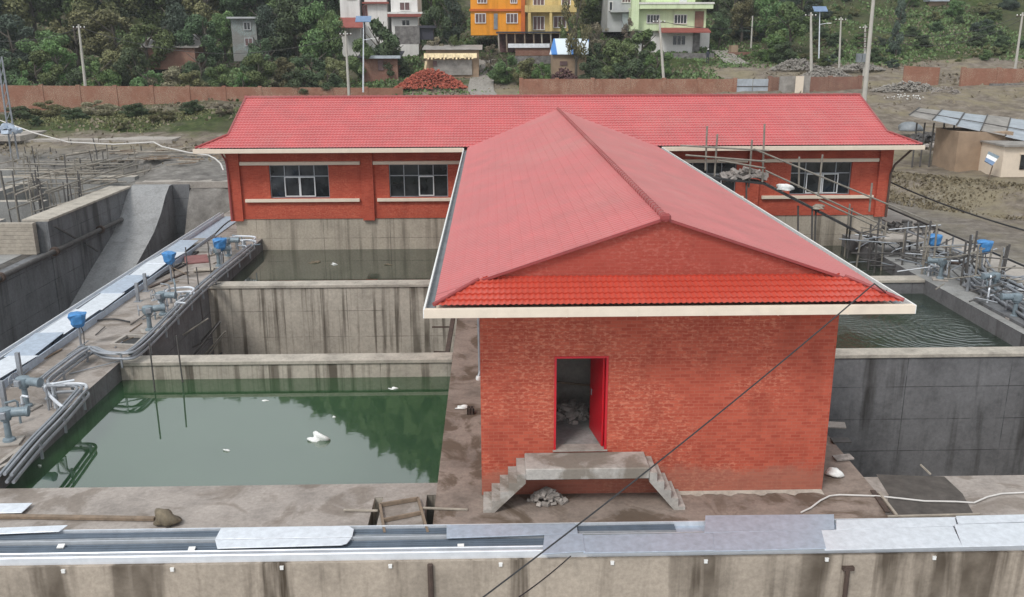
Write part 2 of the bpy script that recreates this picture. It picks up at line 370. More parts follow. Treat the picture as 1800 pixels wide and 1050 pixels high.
# ================================================================ SETTING
def water_mat(name, c, c2, ripple=0.0):
    s = N(name); f = s.noise(s.pos, .35, 3); col = s.ramp(f, [(.35, c), (.7, c2)])
    b1 = s.noise(s.mapv(s.pos, (1, 1, 1)), 1.2, 3); bn = s.n('Bump'); bn.inputs['Strength'].default_value = .02; bn.inputs['Distance'].default_value = .05
    h = b1
    if ripple:
        wv = s.n('TexWave', wave_type='RINGS', rings_direction='Z'); wv.inputs['Scale'].default_value = 1.0; wv.inputs['Distortion'].default_value = 9; wv.inputs['Detail Scale'].default_value = .8; wv.inputs['Detail'].default_value = 2
        s.l(s.mapv(s.pos, (1, 1, 1), (-18.6, -34.2, 0)), wv.inputs['Vector'])
        vl = s.n('VectorMath', operation='DISTANCE'); s.l(s.pos, vl.inputs[0]); vl.inputs[1].default_value = (17.6, 32.6, -.65); dist_ = s.math('MULTIPLY', vl.outputs['Value'], .05)
        fine = s.noise(s.mapv(s.pos, (1.2, 2.6, 1)), 2.2, 4, .6)
        zone = s.noise(s.pos, .35, 2)
        h = s.math('ADD', s.math('MULTIPLY', wv.outputs['Fac'], s.ramp(dist_, [(.06, .55), (.22, 0.0)])), s.math('MULTIPLY', fine, s.ramp(zone, [(.4, .3), (.6, 1.2)])))
        bn.inputs['Strength'].default_value = ripple; bn.inputs['Distance'].default_value = .1
    s.l(h, bn.inputs['Height']); s.l(bn.outputs[0], s.b.inputs['Normal'])
    s.b.inputs['IOR'].default_value = 2.8
    return s.done(col, .03, 0, .5)
M['water'] = water_mat('green_water', (.022, .062, .025), (.030, .075, .032))
M['waterdark'] = water_mat('dark_water', (.040, .050, .036), (.052, .064, .044))
M['waterrip'] = water_mat('rippled_water', (.012, .026, .016), (.02, .036, .022), .5)

def struct(o, k='structure'): return tag(o, kind=k)
# terrain sheet, right out to the hills
ysp = np.unique(np.concatenate([np.arange(6, 17, 5.), [16.9, 17.1], np.arange(18, 57, 3.), [57, 57.5], np.arange(58, 112, .8), np.arange(112, 160, 1.3), np.arange(160, 430, 8), [500, 700]]))
xsp = np.unique(np.concatenate([np.arange(-400, -90, 12.), np.arange(-90, -26, 1.0), [-25.52, -25.48], np.arange(-24, -14, .8), [-14.21, -14.19], np.arange(-14, 23, 2), [23.29, 23.31], np.arange(24, 90, 1.0), np.arange(90, 401, 12.)]))
gx, gy = np.meshgrid(xsp, ysp); zz = gz(gx, gy); zz = zz + rng.normal(0, .05, zz.shape) * (gy > 62)
nx, ny = len(xsp), len(ysp)
idx = np.arange(nx * ny).reshape(ny, nx)
quads = np.stack([idx[:-1, :-1], idx[:-1, 1:], idx[1:, 1:], idx[1:, :-1]], -1).reshape(-1, 4)
me = np_mesh('terrain', np.stack([gx, gy, zz], -1).reshape(-1, 3), quads)
gm = np.where(gx < -8, sst(74, 84, gy) * .42, .12 * sst(66, 80, gy))
gm = np.where((gx < -12) & (gy > 84) & (gy < 93), .62, gm)
gm = np.maximum(gm, np.where(gy > 112, .8, 0) * np.where(gx > 5, 1, .7))
gm = np.where((gx > 24) & (gy < 75), .16, gm)
gm = np.where((gx > 26) & (gy > 100) & (gy < 119), .15, gm)
at_ = me.attributes.new('grass', 'FLOAT', 'POINT'); at_.data.foreach_set('value', gm.ravel().astype(np.float32))
gm2 = np.where((gx < -13) & (gy < 80), 1 - sst(74, 80, gy), np.where((gx > 23) & (gy < 60), .7*(1 - sst(24, 34, gx)), 0.0)); at2 = me.attributes.new('grey', 'FLOAT', 'POINT'); at2.data.foreach_set('value', gm2.ravel().astype(np.float32))
s = N('ground'); a = s.n('Attribute', attribute_name='grass')
f1 = s.noise(s.pos, .22, 8, .68); f2 = s.noise(s.pos, 1.1, 8, .7); f3 = s.noise(s.pos, .12, 5, .6)
dirt = s.ramp(f2, [(.3, (.10, .085, .068)), (.5, (.19, .16, .13)), (.68, (.29, .255, .215))])
tan = s.mix(s.ramp(f1, [(.45, 0.0), (.6, .8)]), dirt, (.25, .215, .14))
g2 = s.n('Attribute', attribute_name='grey'); tan = s.mix(s.math('MULTIPLY', g2.outputs['Fac'], .9), tan, s.ramp(f2, [(.3, (.11, .105, .10)), (.55, (.21, .20, .19)), (.7, (.3, .29, .275))]))
grs = s.ramp(f2, [(.3, (.022, .034, .014)), (.52, (.062, .085, .03)), (.7, (.12, .125, .055))])
grs = s.mix(s.ramp(f3, [(.4, 0.0), (.6, .7)]), grs, (.075, .07, .045))
mk = s.ramp(s.math('ADD', a.outputs['Fac'], s.math('SUBTRACT', f1, .5)), [(.3, 0.0), (.55, 1.0)])
s.bump(f2, .9, .25)
me.materials.append(s.done(s.mix(mk, tan, grs), .95, 0, .1))
me.polygons.foreach_set('use_smooth', [True] * len(me.polygons))
terrain = bpy.data.objects.new('terrain', me); COL.objects.link(terrain); struct(terrain)

# concrete decks and walkways (solid blocks: their upright faces are the tank sides)
b = MB(); D0, D1 = 17.32, 20.4
b.box(-40, -2.86, D0, D1, -6.2, 0); b.box(-2.86, -2.66, D0, 18.2, -6.2, 0); b.box(-2.86, -2.66, 19.7, D1, -6.2, 0)
b.box(-2.66, -1.62, D0, D1, -6.2, 0); b.box(-1.62, -1.40, D0, 18.2, -6.2, 0); b.box(-1.62, -1.40, 19.78, D1, -6.2, 0)
b.box(9.2, 45, D0, D1, -6.2, 0)
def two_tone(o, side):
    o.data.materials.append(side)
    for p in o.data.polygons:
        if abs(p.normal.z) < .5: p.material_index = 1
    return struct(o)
two_tone(b.build('deck', M['deck']), M['tank'])
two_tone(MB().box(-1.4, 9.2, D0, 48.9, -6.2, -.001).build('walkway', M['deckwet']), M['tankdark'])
two_tone(MB().box(-16.9, -12.7, D1, 62.5, -6.2, -.002).build('walkway', M['deck']), M['tankdark'])  # dark side faces: the tank's shadow is painted in along with the stains
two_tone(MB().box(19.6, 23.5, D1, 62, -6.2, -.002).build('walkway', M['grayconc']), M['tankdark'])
WZ = -.65
struct(MB().box(-12.72, -1.38, 20.38, 29.52, -3, WZ).build('water', M['water']))
struct(MB().box(-12.72, -1.38, 40.1, 49.6, -3, WZ).build('water', M['waterdark']))
struct(MB().box(9.18, 19.62, 30.0, 39.5, -3, WZ).build('water', M['waterrip']))
struct(MB().box(9.18, 19.62, 40.1, 49.6, -3, WZ).build('water', M['waterdark']))
# walls between the tanks
def cross_wall(label, x0, x1, y0, y1, m):
    r = root('tank_wall', ((x0+x1)/2, (y0+y1)/2, -6.2), label, 'tank wall', 'cross walls of the settling tanks')
    MB().box(x0, x1, y0, y1, -6.2, -.13).build('wall', m, r)
    MB().box(x0 + .002, x1 - .002, y0 - .06, y1 + .06, -.13, .006).build('coping', M['coping'], r, bevel=.015)
cross_wall('stained concrete wall standing in the green water tank at lower left', -12.7, -1.4, 29.5, 30.1, M['tank'])
cross_wall('dark streaked concrete wall between the empty left tank and the far water', -12.7, -1.4, 39.5, 40.2, M['tank'])
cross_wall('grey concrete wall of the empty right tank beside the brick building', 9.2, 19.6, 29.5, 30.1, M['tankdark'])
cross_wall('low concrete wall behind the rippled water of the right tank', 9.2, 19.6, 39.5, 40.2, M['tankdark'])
o = MB().box(-40, 45, 16.9, 17.3, -9, -.02).build('concrete_wall', M['wallfront']); tag(o, 'stained concrete wall below the galvanised cable tray at the bottom', 'wall')
# dark soil bed on the right deck
b = MB().add([P(1540,834,.004), P(1660,838,.004), P(1692,868,.004), P(1712,905,.004), P(1640,909,.004), P(1556,905,.004), P(1562,870,.004)], [(0,1,2,3,4,5,6)])
o = b.build('soil_bed', plain('dark_soil', (.085, .075, .068), .95, 0, .45, 2.5, bump=.5), fixn=False); struct(o, 'structure')

# ================================================================ THE BRICK BUILDING
BR = root('brick_building', (3.8, 19.75, 0), 'red brick building with red tiled roofs, a long rear hall and a gabled front wing', 'building')
WX0, WX1, WY = -.3, 7.92, 19.75
DX0, DX1, DZ0, DZ1 = 1.41, 2.66, 1.13, 3.5
b = MB()
b.box(WX0, DX0, WY, WY+.25, 0, 4.86); b.box(DX1, WX1, WY, WY+.25, 0, 4.86); b.box(DX0, DX1, WY, WY+.25, DZ1, 4.86); b.box(DX0, DX1, WY, WY+.25, 0, DZ0)
b.box(WX0, WX0+.25, WY+.25, 49.5, 0, 4.86); b.box(WX1-.25, WX1, WY+.25, 49.5, 0, 4.86)
b.build('front_wing_wall', M['brick'], BR)
MB().prism([(-.3,5.30),(7.85,5.30),(3.76,6.70)], 19.6, 19.8).build('gable_wall', M['brickgable'], BR)
MB().box(WX0+.25, WX1-.25, WY+.25, 30, .9, DZ0).build('floor', M['grayconc'], BR)
MB().box(WX0+.25, WX1-.25, 22.6, 22.8, DZ0, 4.85).build('inner_wall', M['conc'], BR)
# door: frame and the leaf folded back inside
dr = MB().box(DX0, DX0+.05, WY-.02, WY+.22, DZ0, DZ1).box(DX1-.05, DX1, WY-.02, WY+.22, DZ0, DZ1).box(DX0+.05, DX1-.05, WY-.02, WY+.22, DZ1-.05, DZ1).build('door_frame', M['reddoor'], BR)
dl = MB().obox((DX1-.17, WY+.66, (DZ0+DZ1)/2), (.05, 1.1, DZ1-DZ0-.1), R(9)).build('door', M['reddoor'], BR, bevel=.006); dl['label'] = 'bright red door leaf folded open'
MB().obox((DX1-.26, WY+1.05, 2.2), (.03, .04, .16), R(9)).build('handle', M['steel'], dl)
MB().box(DX0-.02, DX1+.02, WY-.06, WY+.3, DZ0+.002, DZ0+.03).build('door_sill', M['conc'], BR)

def tile_surf(acc, o, es, et, L, T, clips, pitch=.2, course=.3, amp=.022, step=.03, smp=6):
    o = np.array(o, float); es = np.array(es, float); es /= np.linalg.norm(es); et = np.array(et, float); et /= np.linalg.norm(et)
    n = np.cross(es, et); n = n if n[2] > 0 else -n
    sx = np.arange(0, L + pitch / smp, pitch / smp); ts = []; hs = []
    k = 0
    while k * course < T:
        ts += [k * course, min((k + 1) * course - .004, T)]; hs += [step, 0.0]; k += 1
    ts = np.array(ts); hs = np.array(hs)
    wave = amp * (0.5 + 0.5 * np.cos(2 * np.pi * sx / pitch)) ** 1.3
    v = o + sx[None, :, None] * es + ts[:, None, None] * et + (wave[None, :] + hs[:, None])[..., None] * n
    ni, nj = len(ts), len(sx); id_ = np.arange(ni * nj).reshape(ni, nj)
    q = np.stack([id_[:-1, :-1], id_[:-1, 1:], id_[1:, 1:], id_[1:, :-1]], -1).reshape(-1, 4)
    me = np_mesh('t', v.reshape(-1, 3), q)
    bm = bmesh.new(); bm.from_mesh(me); bpy.data.meshes.remove(me)
    for p, nn in clips:
        bmesh.ops.bisect_plane(bm, geom=bm.verts[:] + bm.edges[:] + bm.faces[:], plane_co=p, plane_no=nn, clear_outer=True, dist=1e-5)
    bm.verts.index_update()
    acc.add([x.co[:] for x in bm.verts], [[y.index for y in fc.verts] for fc in bm.faces]); bm.free()
def scallop(acc, a, b, r, seg=.32, n=8):
    a = Vector(a); b = Vector(b); L = (b - a).length; k = max(1, int(L / seg)); pts = []; rs = []
    for i in range(k):
        pts += [a.lerp(b, i / k), a.lerp(b, (i + .93) / k)]; rs += [r * 1.18, r * .92]
    acc.tube(pts, rs, n)
EZ = 5.06; SL = .335; EX0, EX1, EY = -1.25, 8.80, 18.55; RXm = (EX0 + EX1) / 2; RZ = EZ + (RXm - EX0) * SL
GY = 19.5; HX0 = EX0 + (GY - EY); HX1 = EX1 - (GY - EY); HZ = EZ + (GY - EY) * SL
Tw = math.hypot(RXm - EX0, RZ - EZ) + .02
for nm, ox, ex, sgn in (('front_wing_roof', EX0, (0, 1, 0), 1), ('front_wing_roof', EX1, (0, 1, 0), -1)):
    a = MB()
    tile_surf(a, (ox, GY, EZ), ex, (sgn, 0, SL), 33.2, Tw, [((RXm, 0, 0), (sgn, 0, 0))], amp=.009, step=.010)
    tile_surf(a, (ox, EY, EZ), ex, (sgn, 0, SL), GY - EY, 1.4, [((ox, EY, 0), (sgn, -1, 0))], amp=.009, step=.010)
    a.build(nm, M['roof'], BR, fixn=False)
a = MB(); tile_surf(a, (EX0, EY, EZ), (1, 0, 0), (0, 1, SL), EX1 - EX0, math.hypot(1.08, 1.08 * SL), [((EX0, EY, 0), (-1, 1, 0)), ((EX1, EY, 0), (1, 1, 0))], pitch=.125, course=.22, amp=.026, step=.04)
a.build('skirt_roof', M['skirt'], BR, fixn=False)['label'] = 'bright red skirt of tiles below the gable'
a = MB(); scallop(a, (RXm, GY - .1, RZ + .03), (RXm, 52.7, RZ + .02), .07)
a.build('ridge_cap', M['ridge'], BR, smooth=True)
for x0, x1 in ((EX0, HX0), (EX1, HX1)):
    a = MB(); scallop(a, (x0, EY, EZ + .06), (x1, GY, HZ + .05), .042, .2); a.build('hip_cap', M['ridge'], BR, smooth=True)
    MB().bar((x1, GY - .015, HZ - .01), (RXm, GY - .015, RZ + .0), .035, .06).build('rake_trim', M['ridge'], BR)
MB().box(RXm-.12, RXm+.12, GY-.12, GY-.0, RZ-.05, RZ+.13).build('ridge_end', M['ridge'], BR, bevel=.05)
# eaves: soffit, front fascia, side gutters
MB().box(EX0+.02, EX1-.02, EY+.02, 48.3, 4.87, 4.91).build('soffit', M['cream'], BR)
a = MB().box(EX0-.2, EX1+.2, EY-.16, EY-.02, 4.86, 5.045)
for i in range(1, 7): a.box(EX0-.2+i*1.5, EX0-.17+i*1.5, EY-.168, EY-.159, 4.855, 5.05)
a.build('gutter', M['cream'], BR)
for x0, x1, xr in ((EX0-.2, EX0+.0, EX0-.2), (EX1, EX1+.2, EX1+.2)):
    g = MB().box(x0, x1, EY-.02, 48.2, 4.88, 4.92).build('gutter', M['gutterin'], BR)
    MB().box(xr-.02, xr+.02, EY-.155, 48.2, 4.86, 5.05).build('gutter_rim', M['white'], g)
dp = MB().tube([(-.45, 26.4, 4.87), (-.42, 26.4, 0.75), (-.42, 26.38, .65), (-.46, 26.3, .52)], .045, 8).build('downpipe', M['steel'], BR, smooth=True)
MB().lathe([(.075,-.06),(.085,0),(.07,.06)], (-.46, 26.3, .5), 10).build('pipe_end', M['white'], dp, smooth=True)

# rear hall
HX, HXr, HY, HYb = -14.2, 21.85, 49.5, 58.5
MB().box(HX+.15, HXr-.1, HY+.05, HYb, -6.2, 1.1).build('plinth', M['plinth'], BR)
wins = [(-12.03, -8.83), (-5.57, -2.38), (10.2, 13.4), (16.4, 19.75)]
b = MB(); b.box(HX, HXr, HY, HY+.25, 1.1, 2.25); b.box(HX, HXr, HY, HY+.25, 4.05, 4.86)
xs = [HX] + [x for wv in wins for x in wv] + [HXr]
for i in range(0, len(xs), 2): b.box(xs[i], xs[i+1], HY, HY+.25, 2.25, 4.05)
b.box(HX, HX+.25, HY+.25, HYb, 1.1, 4.86); b.box(HXr-.25, HXr, HY+.25, HYb, 1.1, 4.86); b.box(HX, HXr, HYb, HYb+.25, 1.1, 4.86)
b.build('hall_wall', M['brickhall'], BR)
for x0, x1 in ((HX-.06, HX+.62), (-7.05, -6.42), (14.0, 14.65), (21.2, HXr+.06)):
    MB().box(x0, x1, HY-.16, HY-.003, 1.02, 4.86).build('pilaster', M['brickhall'], BR)
for x0, x1 in ((HX+.65, -7.1), (-6.4, -.35), (7.95, 13.95), (14.7, 21.15)):
    MB().box(x0, x1, HY-.17, HY-.003, 4.06, 4.24).build('lintel_band', M['cream'], BR, bevel=.01)
    MB().box(x0+.15, x1-.1, HY-.17, HY-.003, 2.05, 2.22).build('sill_band', M['cream'], BR, bevel=.01)
def hall_window(x0, x1, sash):
    W = x1 - x0; z0, z1 = 2.25, 4.05; t = .045; y = HY+.12
    f = MB(); zt = z1 - .36*(z1-z0)
    f.box(x0+.002, x0+t, y, y+.06, z0+.002, z1-.002); f.box(x1-t, x1-.002, y, y+.06, z0+.002, z1-.002); f.box(x0+t, x1-t, y, y+.06, z0+.002, z0+t); f.box(x0+t, x1-t, y, y+.06, z1-t, z1-.002)
    f.box(x0+t, x1-t, y, y+.06, zt, zt+t)
    for k in (.25, .5, .75): f.box(x0+W*k-t/2, x0+W*k+t/2, y+.003, y+.057, zt+t, z1-t); f.box(x0+W*k-t/2, x0+W*k+t/2, y+.003, y+.057, z0+t, zt)
    w_ = f.build('window', M['steel'], BR)
    MB().box(x0+.003, x1-.003, y+.065, y+.075, z0+.003, z1-.003).build('pane', M['glass'], w_)
    for k0 in sash:
        a0 = x0+W*k0; a1 = a0+W*.26; q = .055; s_ = MB()
        for bx in ((a0,a0+q,z0+.06,zt),(a1-q,a1,z0+.06,zt),(a0+q,a1-q,z0+.06,z0+.06+q),(a0+q,a1-q,zt-q,zt)): s_.box(bx[0],bx[1],y-.05,y-.004,bx[2],bx[3])
        s_.build('sash', M['frame'], w_)
hall_window(*wins[0], (.24, .5)); hall_window(*wins[1], (.5,)); hall_window(*wins[2], (.5,)); hall_window(*wins[3], (.27, .54))
# hall roof (gable set back over a skirt, as on the wing)
HEZ, HS = 5.08, .396; HE0, HE1, HEY = -15.48, 22.92, 48.3; RYm = 54.0; HRZ = HEZ + (RYm - HEY) * HS
off = 1.35; hx0, hx1 = HE0 + off, HE1 - off
Th = math.hypot(RYm - HEY, HRZ - HEZ)
for ey, sg in ((HEY, 1), (2*RYm - HEY, -1)):
    a = MB()
    tile_surf(a, (hx0, ey, HEZ), (1, 0, 0), (0, sg, HS), hx1 - hx0, Th, [((0, RYm, 0), (0, sg, 0))], pitch=.17, course=.30, amp=.032, step=.028)
    for x0, sgn in ((HE0, -1), (HE1, 1)):
        xa = x0 if sgn < 0 else hx1
        tile_surf(a, (xa, ey, HEZ), (1, 0, 0), (0, sg, HS), off, 1.6, [((x0, ey, 0), (sgn, sg, 0))], pitch=.17, course=.30, amp=.032, step=.028, smp=5)
    a.build('hall_roof', M['roof'], BR, fixn=False)
a = MB(); scallop(a, (hx0-.05, RYm, HRZ+.02), (hx1+.05, RYm, HRZ+.02), .1, .4); a.build('ridge_cap', M['ridge'], BR, smooth=True)
for x0, x1, sg in ((HE0, hx0, 1), (HE1, hx1, -1)):
    gz_ = HEZ + off * HS
    MB().prism([(HEY+off, gz_-.05), (2*RYm-HEY-off, gz_-.05), (RYm, HRZ-.04)], x1+.08*sg, x1+.25*sg, 'X').build('gable_wall', M['brickgable'], BR)
    a = MB(); tile_surf(a, (x0, HEY, HEZ), (0, 1, 0), (sg, 0, HS), 2*(RYm-HEY), 1.5, [((x0, HEY, 0), (sg, -1, 0)), ((x0, 2*RYm-HEY, 0), (sg, 1, 0))], pitch=.21, course=.32); a.build('skirt_roof', M['roof'], BR, fixn=False)
    a = MB(); scallop(a, (x0, HEY, HEZ+.05), (x1, HEY+off, gz_+.06), .06, .3); a.build('hip_cap', M['ridge'], BR, smooth=True)
    MB().bar((x1, HEY+off, gz_), (x1, RYm, HRZ), .08, .14).build('rake_trim', M['ridge'], BR)
MB().box(HE0+.02, HE1-.02, HEY+.02, 2*RYm-HEY-.02, 4.87, 4.90).build('soffit', M['cream'], BR)
MB().box(HE0-.1, EX0-.21, HEY-.16, HEY-.02, 4.84, 5.06).build('gutter', M['cream'], BR, bevel=.01)
MB().box(EX1+.21, HE1+.1, HEY-.16, HEY-.02, 4.84, 5.06).build('gutter', M['cream'], BR, bevel=.01)
MB().tube([(HX-.2, HY-.5, 4.84), (HX-.02, HY-.24, 4.3), (HX+.02, HY-.24, 3.6), (HX+.05, HY-.24, 1.1)], .05, 8).build('downpipe', M['ridge'], BR, smooth=True)
MB().tube([(HXr+.9, HY-.6, 4.84), (HXr+.15, HY-.22, 3.9), (HXr-.02, HY-.22, 3.4), (HXr-.05, HY-.22, 1.0)], .06, 8).build('downpipe', M['rust'], BR, smooth=True)

# ---------------------------------------------------------------- entrance stairs
SH = 1.09
st = root('entrance_stairs', (2.2, 19.4, 0), 'grey concrete stairs with two flights below the open red doorway', 'stairs')
y0, y1 = 18.88, 19.748
MB().box(.72, 3.56, y0, y1, SH-.28, SH).build('landing', M['stairc'], st, bevel=.02)
def flight(x, d, n=5, wd=.196):
    h = SH / n
    poly = []
    for i in range(n):
        X2 = x + d*wd*(i+1)
        poly += [(x + d*wd*i, SH-h*(i+.6)), (X2, SH-h*(i+.6))]
    poly += [(x + d*wd*n, 0.0), (x + d*(wd*n-.26), 0.0), (x, SH-.36)]
    MB().prism(poly, y0+.004, y1).build('flight', M['stairc'], st)
flight(.718, -1); flight(3.562, 1, wd=.172)


# ================================================================ FOREGROUND TRAY
tr = root('cable_tray', (0, 17.6, 0), 'long galvanised cable tray lying along the front edge of the deck', 'cable tray')
MB().box(-17, 17, 17.06, 18.16, .004, .02).build('bottom_plate', M['galvdull'], tr)
MB().box(-17, 17, 16.99, 17.055, -.06, .15).build('side_rail', M['rail'], tr, bevel=.012)
MB().box(-17, 3.2, 17.13, 17.17, .02, .17).build('side_rail', M['rail'], tr, bevel=.01)
MB().box(-17, 17, 17.63, 17.66, .02, .15).build('divider', M['condlight'], tr)
MB().box(-17, 17, 18.13, 18.16, .02, .13).build('side_rail', M['galv'], tr)
for u in (110, 302, 495, 686, 880, 1076, 1240, 1452, 1640):
    p = PY(u, 990, 16.9)
    MB().box(p.x-.035, p.x+.035, 16.86, 16.898, -.14, -.08).box(p.x-.04, p.x+.04, 16.86, 16.985, -.08, -.062).build('bracket', M['white'], tr)
for u, v in ((107, 960), (337, 965), (810, 960)):
    p = P(u, v, .13); MB().obox((p.x, p.y, .125), (.14, .12, .03), R(3), R(12)).build('tag_plate', M['white'], tr)
k = 0
for i, y in enumerate([17.24, 17.32, 17.40, 17.48, 17.56, 17.74, 17.82, 17.90, 17.98, 18.06]):
    pts = [(x, y + .012*math.sin(x*.7+i*2), .062 + .006*math.sin(x*1.3+i)) for x in np.arange(-17, 4.1, .6)]
    o = MB().tube(pts, .037, 8).build('conduit', M['cond'] if i not in (0, 6) else M['steel'], smooth=True)
    tag(o, 'grey conduit lying in the front compartment of the tray' if y < 17.6 else 'grey conduit lying in the back compartment of the tray', 'conduit', 'conduits in the front compartment' if y < 17.6 else 'conduits in the back compartment')
def lid(px, z, label, m, group='galvanised tray lids'):
    pts = [P(u, v, z) for u, v in px]; b = MB(); b.prism([(p.x, p.y) for p in pts], z-.022, z, 'Z')
    o = b.build('tray_lid', m, bevel=.004); tag(o, label, 'tray lid', group); return o
gl, gd = M['galv'], M['galvdull']
lid([(388,929),(612,924),(622,930),(619,944),(378,948)], .178, 'pale back lid on the tray left of the wooden frame, clear of other lids', gl)
lid([(378,949),(618,945),(610,955),(600,958),(382,964)], .185, 'pale front lid with a cut corner on the tray left of the wooden frame', gl)
lid([(785,923),(1013,921),(1016,938),(785,946)], .17, 'bluish lid on the back of the tray under the left stair flight', gd)
lid([(957,941),(1024,938),(1029,969),(953,974)], .19, 'short square lid crossed by the black cable on the tray', gd)
lid([(1022,941),(1258,936),(1256,968),(1026,972)], .178, 'long bluish front lid on the tray below the right stair flight', gd)
lid([(1240,906),(1466,904),(1467,932),(1238,936)], .182, 'raised dull lid on the tray opposite the wall corner', gd)
lid([(1254,936),(1444,932),(1452,964),(1256,969)], .192, 'dull blue lid in the front row of the tray, below the raised lid', gd)
lid([(1438,932),(1675,925),(1692,961),(1450,967)], .182, 'long whitish front lid on the tray before the dark soil bed', gl)
lid([(1470,914),(1678,909),(1682,924),(1470,931)], .176, 'narrow speckled back lid on the tray beside the dark soil bed', gl)
lid([(1677,922),(1900,916),(1912,956),(1692,961)], .192, 'whitish lid at the right end of the front row of the tray', gl)
lid([(1680,907),(1900,902),(1900,914),(1684,921)], .176, 'narrow pale lid at the right end of the back row of the tray', gl)
lid([(-60,930),(119,923),(104,934),(-60,941)], .17, 'narrow pale lid at the left end of the tray', gl)
lid([(-60,886),(57,884),(38,901),(-60,903)], .09, 'pale lid dropped on the deck at the left end of the tray', gl)
# splash of mortar at the foot of the brick wall
b = MB(); rr = np.random.default_rng(4); n_ = 34
for i in range(n_):
    x0, x1 = 4.4+3.5*i/n_, 4.4+3.5*(i+1)/n_; d0 = .10+.16*abs(math.sin(i*.41))*(.6+.4*math.sin(i*1.7)); d1 = .10+.16*abs(math.sin((i+1)*.41))*(.6+.4*math.sin((i+1)*1.7))
    b.add([(x0,19.749-d0,.006),(x1,19.749-d1,.006),(x1,19.749,.03),(x0,19.749,.03)], [(0,1,2,3)])
struct(b.build('mortar_splash', M['coping'], fixn=False))
tag(MB().tube([(-1.36, 16.85, -.06), (-1.36, 16.85, -2.5)], .06, 8).build('drainpipe', M['rust'], smooth=True), 'dark rusty pipe down the streaked wall below the wooden frame', 'pipe')
pp = PY(1490, 1000, 16.85)
o = MB().tube([(pp.x, 16.84, -.28), (pp.x, 16.84, -3)], .055, 8).box(pp.x-.11, pp.x+.13, 16.8, 16.89, -.34, -.26).build('drainpipe', M['rust'], smooth=True); tag(o, 'rusty pipe with a flat cap down the streaked wall below the whitish lids', 'pipe')

# ---------------------------------------------------------------- deck clutter
def plank(a, b, w_, h, m, name, label, cat, z=None, group=None):
    o = MB().bar(a, b, w_, h).build(name, m, bevel=.004); return tag(o, label, cat, group)
fr = root('wooden_frame', P(705, 902, 0), 'square timber frame lying over the slots in the front deck', 'timber frame')
q = [P(668,888,.06), P(735,877,.06), P(752,938,.06), P(676,938,.06)]
for a, b in ((0,1),(1,2),(3,0)): MB().bar(q[a], q[b], .055, .09).build('rail', M['wood'], fr)
m1 = q[0].lerp(q[3], .55); m2 = q[1].lerp(q[2], .42); MB().bar(m1 + Vector((.03,0,0)), m2 - Vector((.03,0,0)), .05, .085).build('cross_rail', M['wood'], fr)
plank(P(604,897,.05), P(664,898,.05), .05, .04, M['paleWood'], 'stick', 'pale stick lying on the deck left of the wooden frame', 'stick')
plank(P(742,893,.05), P(822,896,.03), .045, .04, M['paleWood'], 'stick', 'brown stick lying across the right slot of the deck', 'stick')
plank(P(-40,907,.05), P(272,912,.05), .12, .07, M['wood'], 'timber', 'long weathered timber lying on the deck behind the tray', 'timber')
def blob(c, r, h, m, name, seed, n=14, rough=.35, squash=1.0):
    rr = np.random.default_rng(seed); bm = bmesh.new(); bmesh.ops.create_icosphere(bm, subdivisions=3, radius=1)
    ph = rr.uniform(0, 6.28, (6,)); fr_ = rr.uniform(1.5, 5, (6, 3))
    for v in bm.verts:
        d = sum(math.sin(v.co.dot(Vector(fr_[i])) + ph[i]) for i in range(6)) / 6
        v.co *= 1 + rough * d * 1.6
        v.co.x *= r; v.co.y *= r * squash; v.co.z = max(-.12, v.co.z) * h
    b = MB().add([(v.co + Vector(c))[:] for v in bm.verts], [[x.index for x in f.verts] for f in bm.faces]); bm.free()
    return b.build(name, m, smooth='all')
def heap(c, rx, ry, h, m, name, n, size, seed, parent=None):
    rr = np.random.default_rng(seed); b = MB(); c = Vector(c)
    for i in range(n):
        t = rr.uniform(0, 6.28); q = math.sqrt(rr.uniform(0, 1)); x, y = rx*q*math.cos(t), ry*q*math.sin(t); z = h*(1-q**1.6)*rr.uniform(.5, 1)
        s_ = size*rr.uniform(.6, 1.4); b.obox(c + Vector((x, y, z)), (s_*1.8, s_*.9, s_*.7), rr.uniform(0, 3.1), rr.uniform(-.6, .6), rr.uniform(-.6, .6))
    return b.build(name, m, parent)
tag(blob(P(292, 914, .1), .28, .30, M['browntarp'], 'sack', 3, rough=.5), 'crumpled brown sack at the end of the long timber', 'sack')
o = heap((1.25, 19.38, .02), .42, .24, .30, M['debris'], 'rubble_heap', 60, .09, 5); tag(o, 'small grey rubble heap under the entrance stairs', 'rubble')
tag(blob(P(1467, 833, .06), .2, .17, M['bag'], 'bag', 8, rough=.4), 'white bag lying by the right corner of the brick building', 'bag')
o = MB(); p = P(828, 727, .0)
for i in range(3): o.box(p.x-.11+i*.085, p.x-.075+i*.085, p.y-.1, p.y+.1, 0, .2)
o.box(p.x-.11, p.x+.095, p.y-.1, p.y-.07, .0, .199).box(p.x-.11, p.x+.095, p.y+.07, p.y+.1, 0, .199); tag(o.build('hollow_block', M['rust']), 'dark hollow block on the walkway beside the brick building', 'block')
for (u, v, r_, sd_, lb) in ((812, 717, .16, 4, 'torn white bag on the walkway beside the hollow block'), ):
    tag(blob(P(u, v, .02), r_, .07, M['bag'], 'bag', sd_, rough=.7, squash=.5), lb, 'bag')
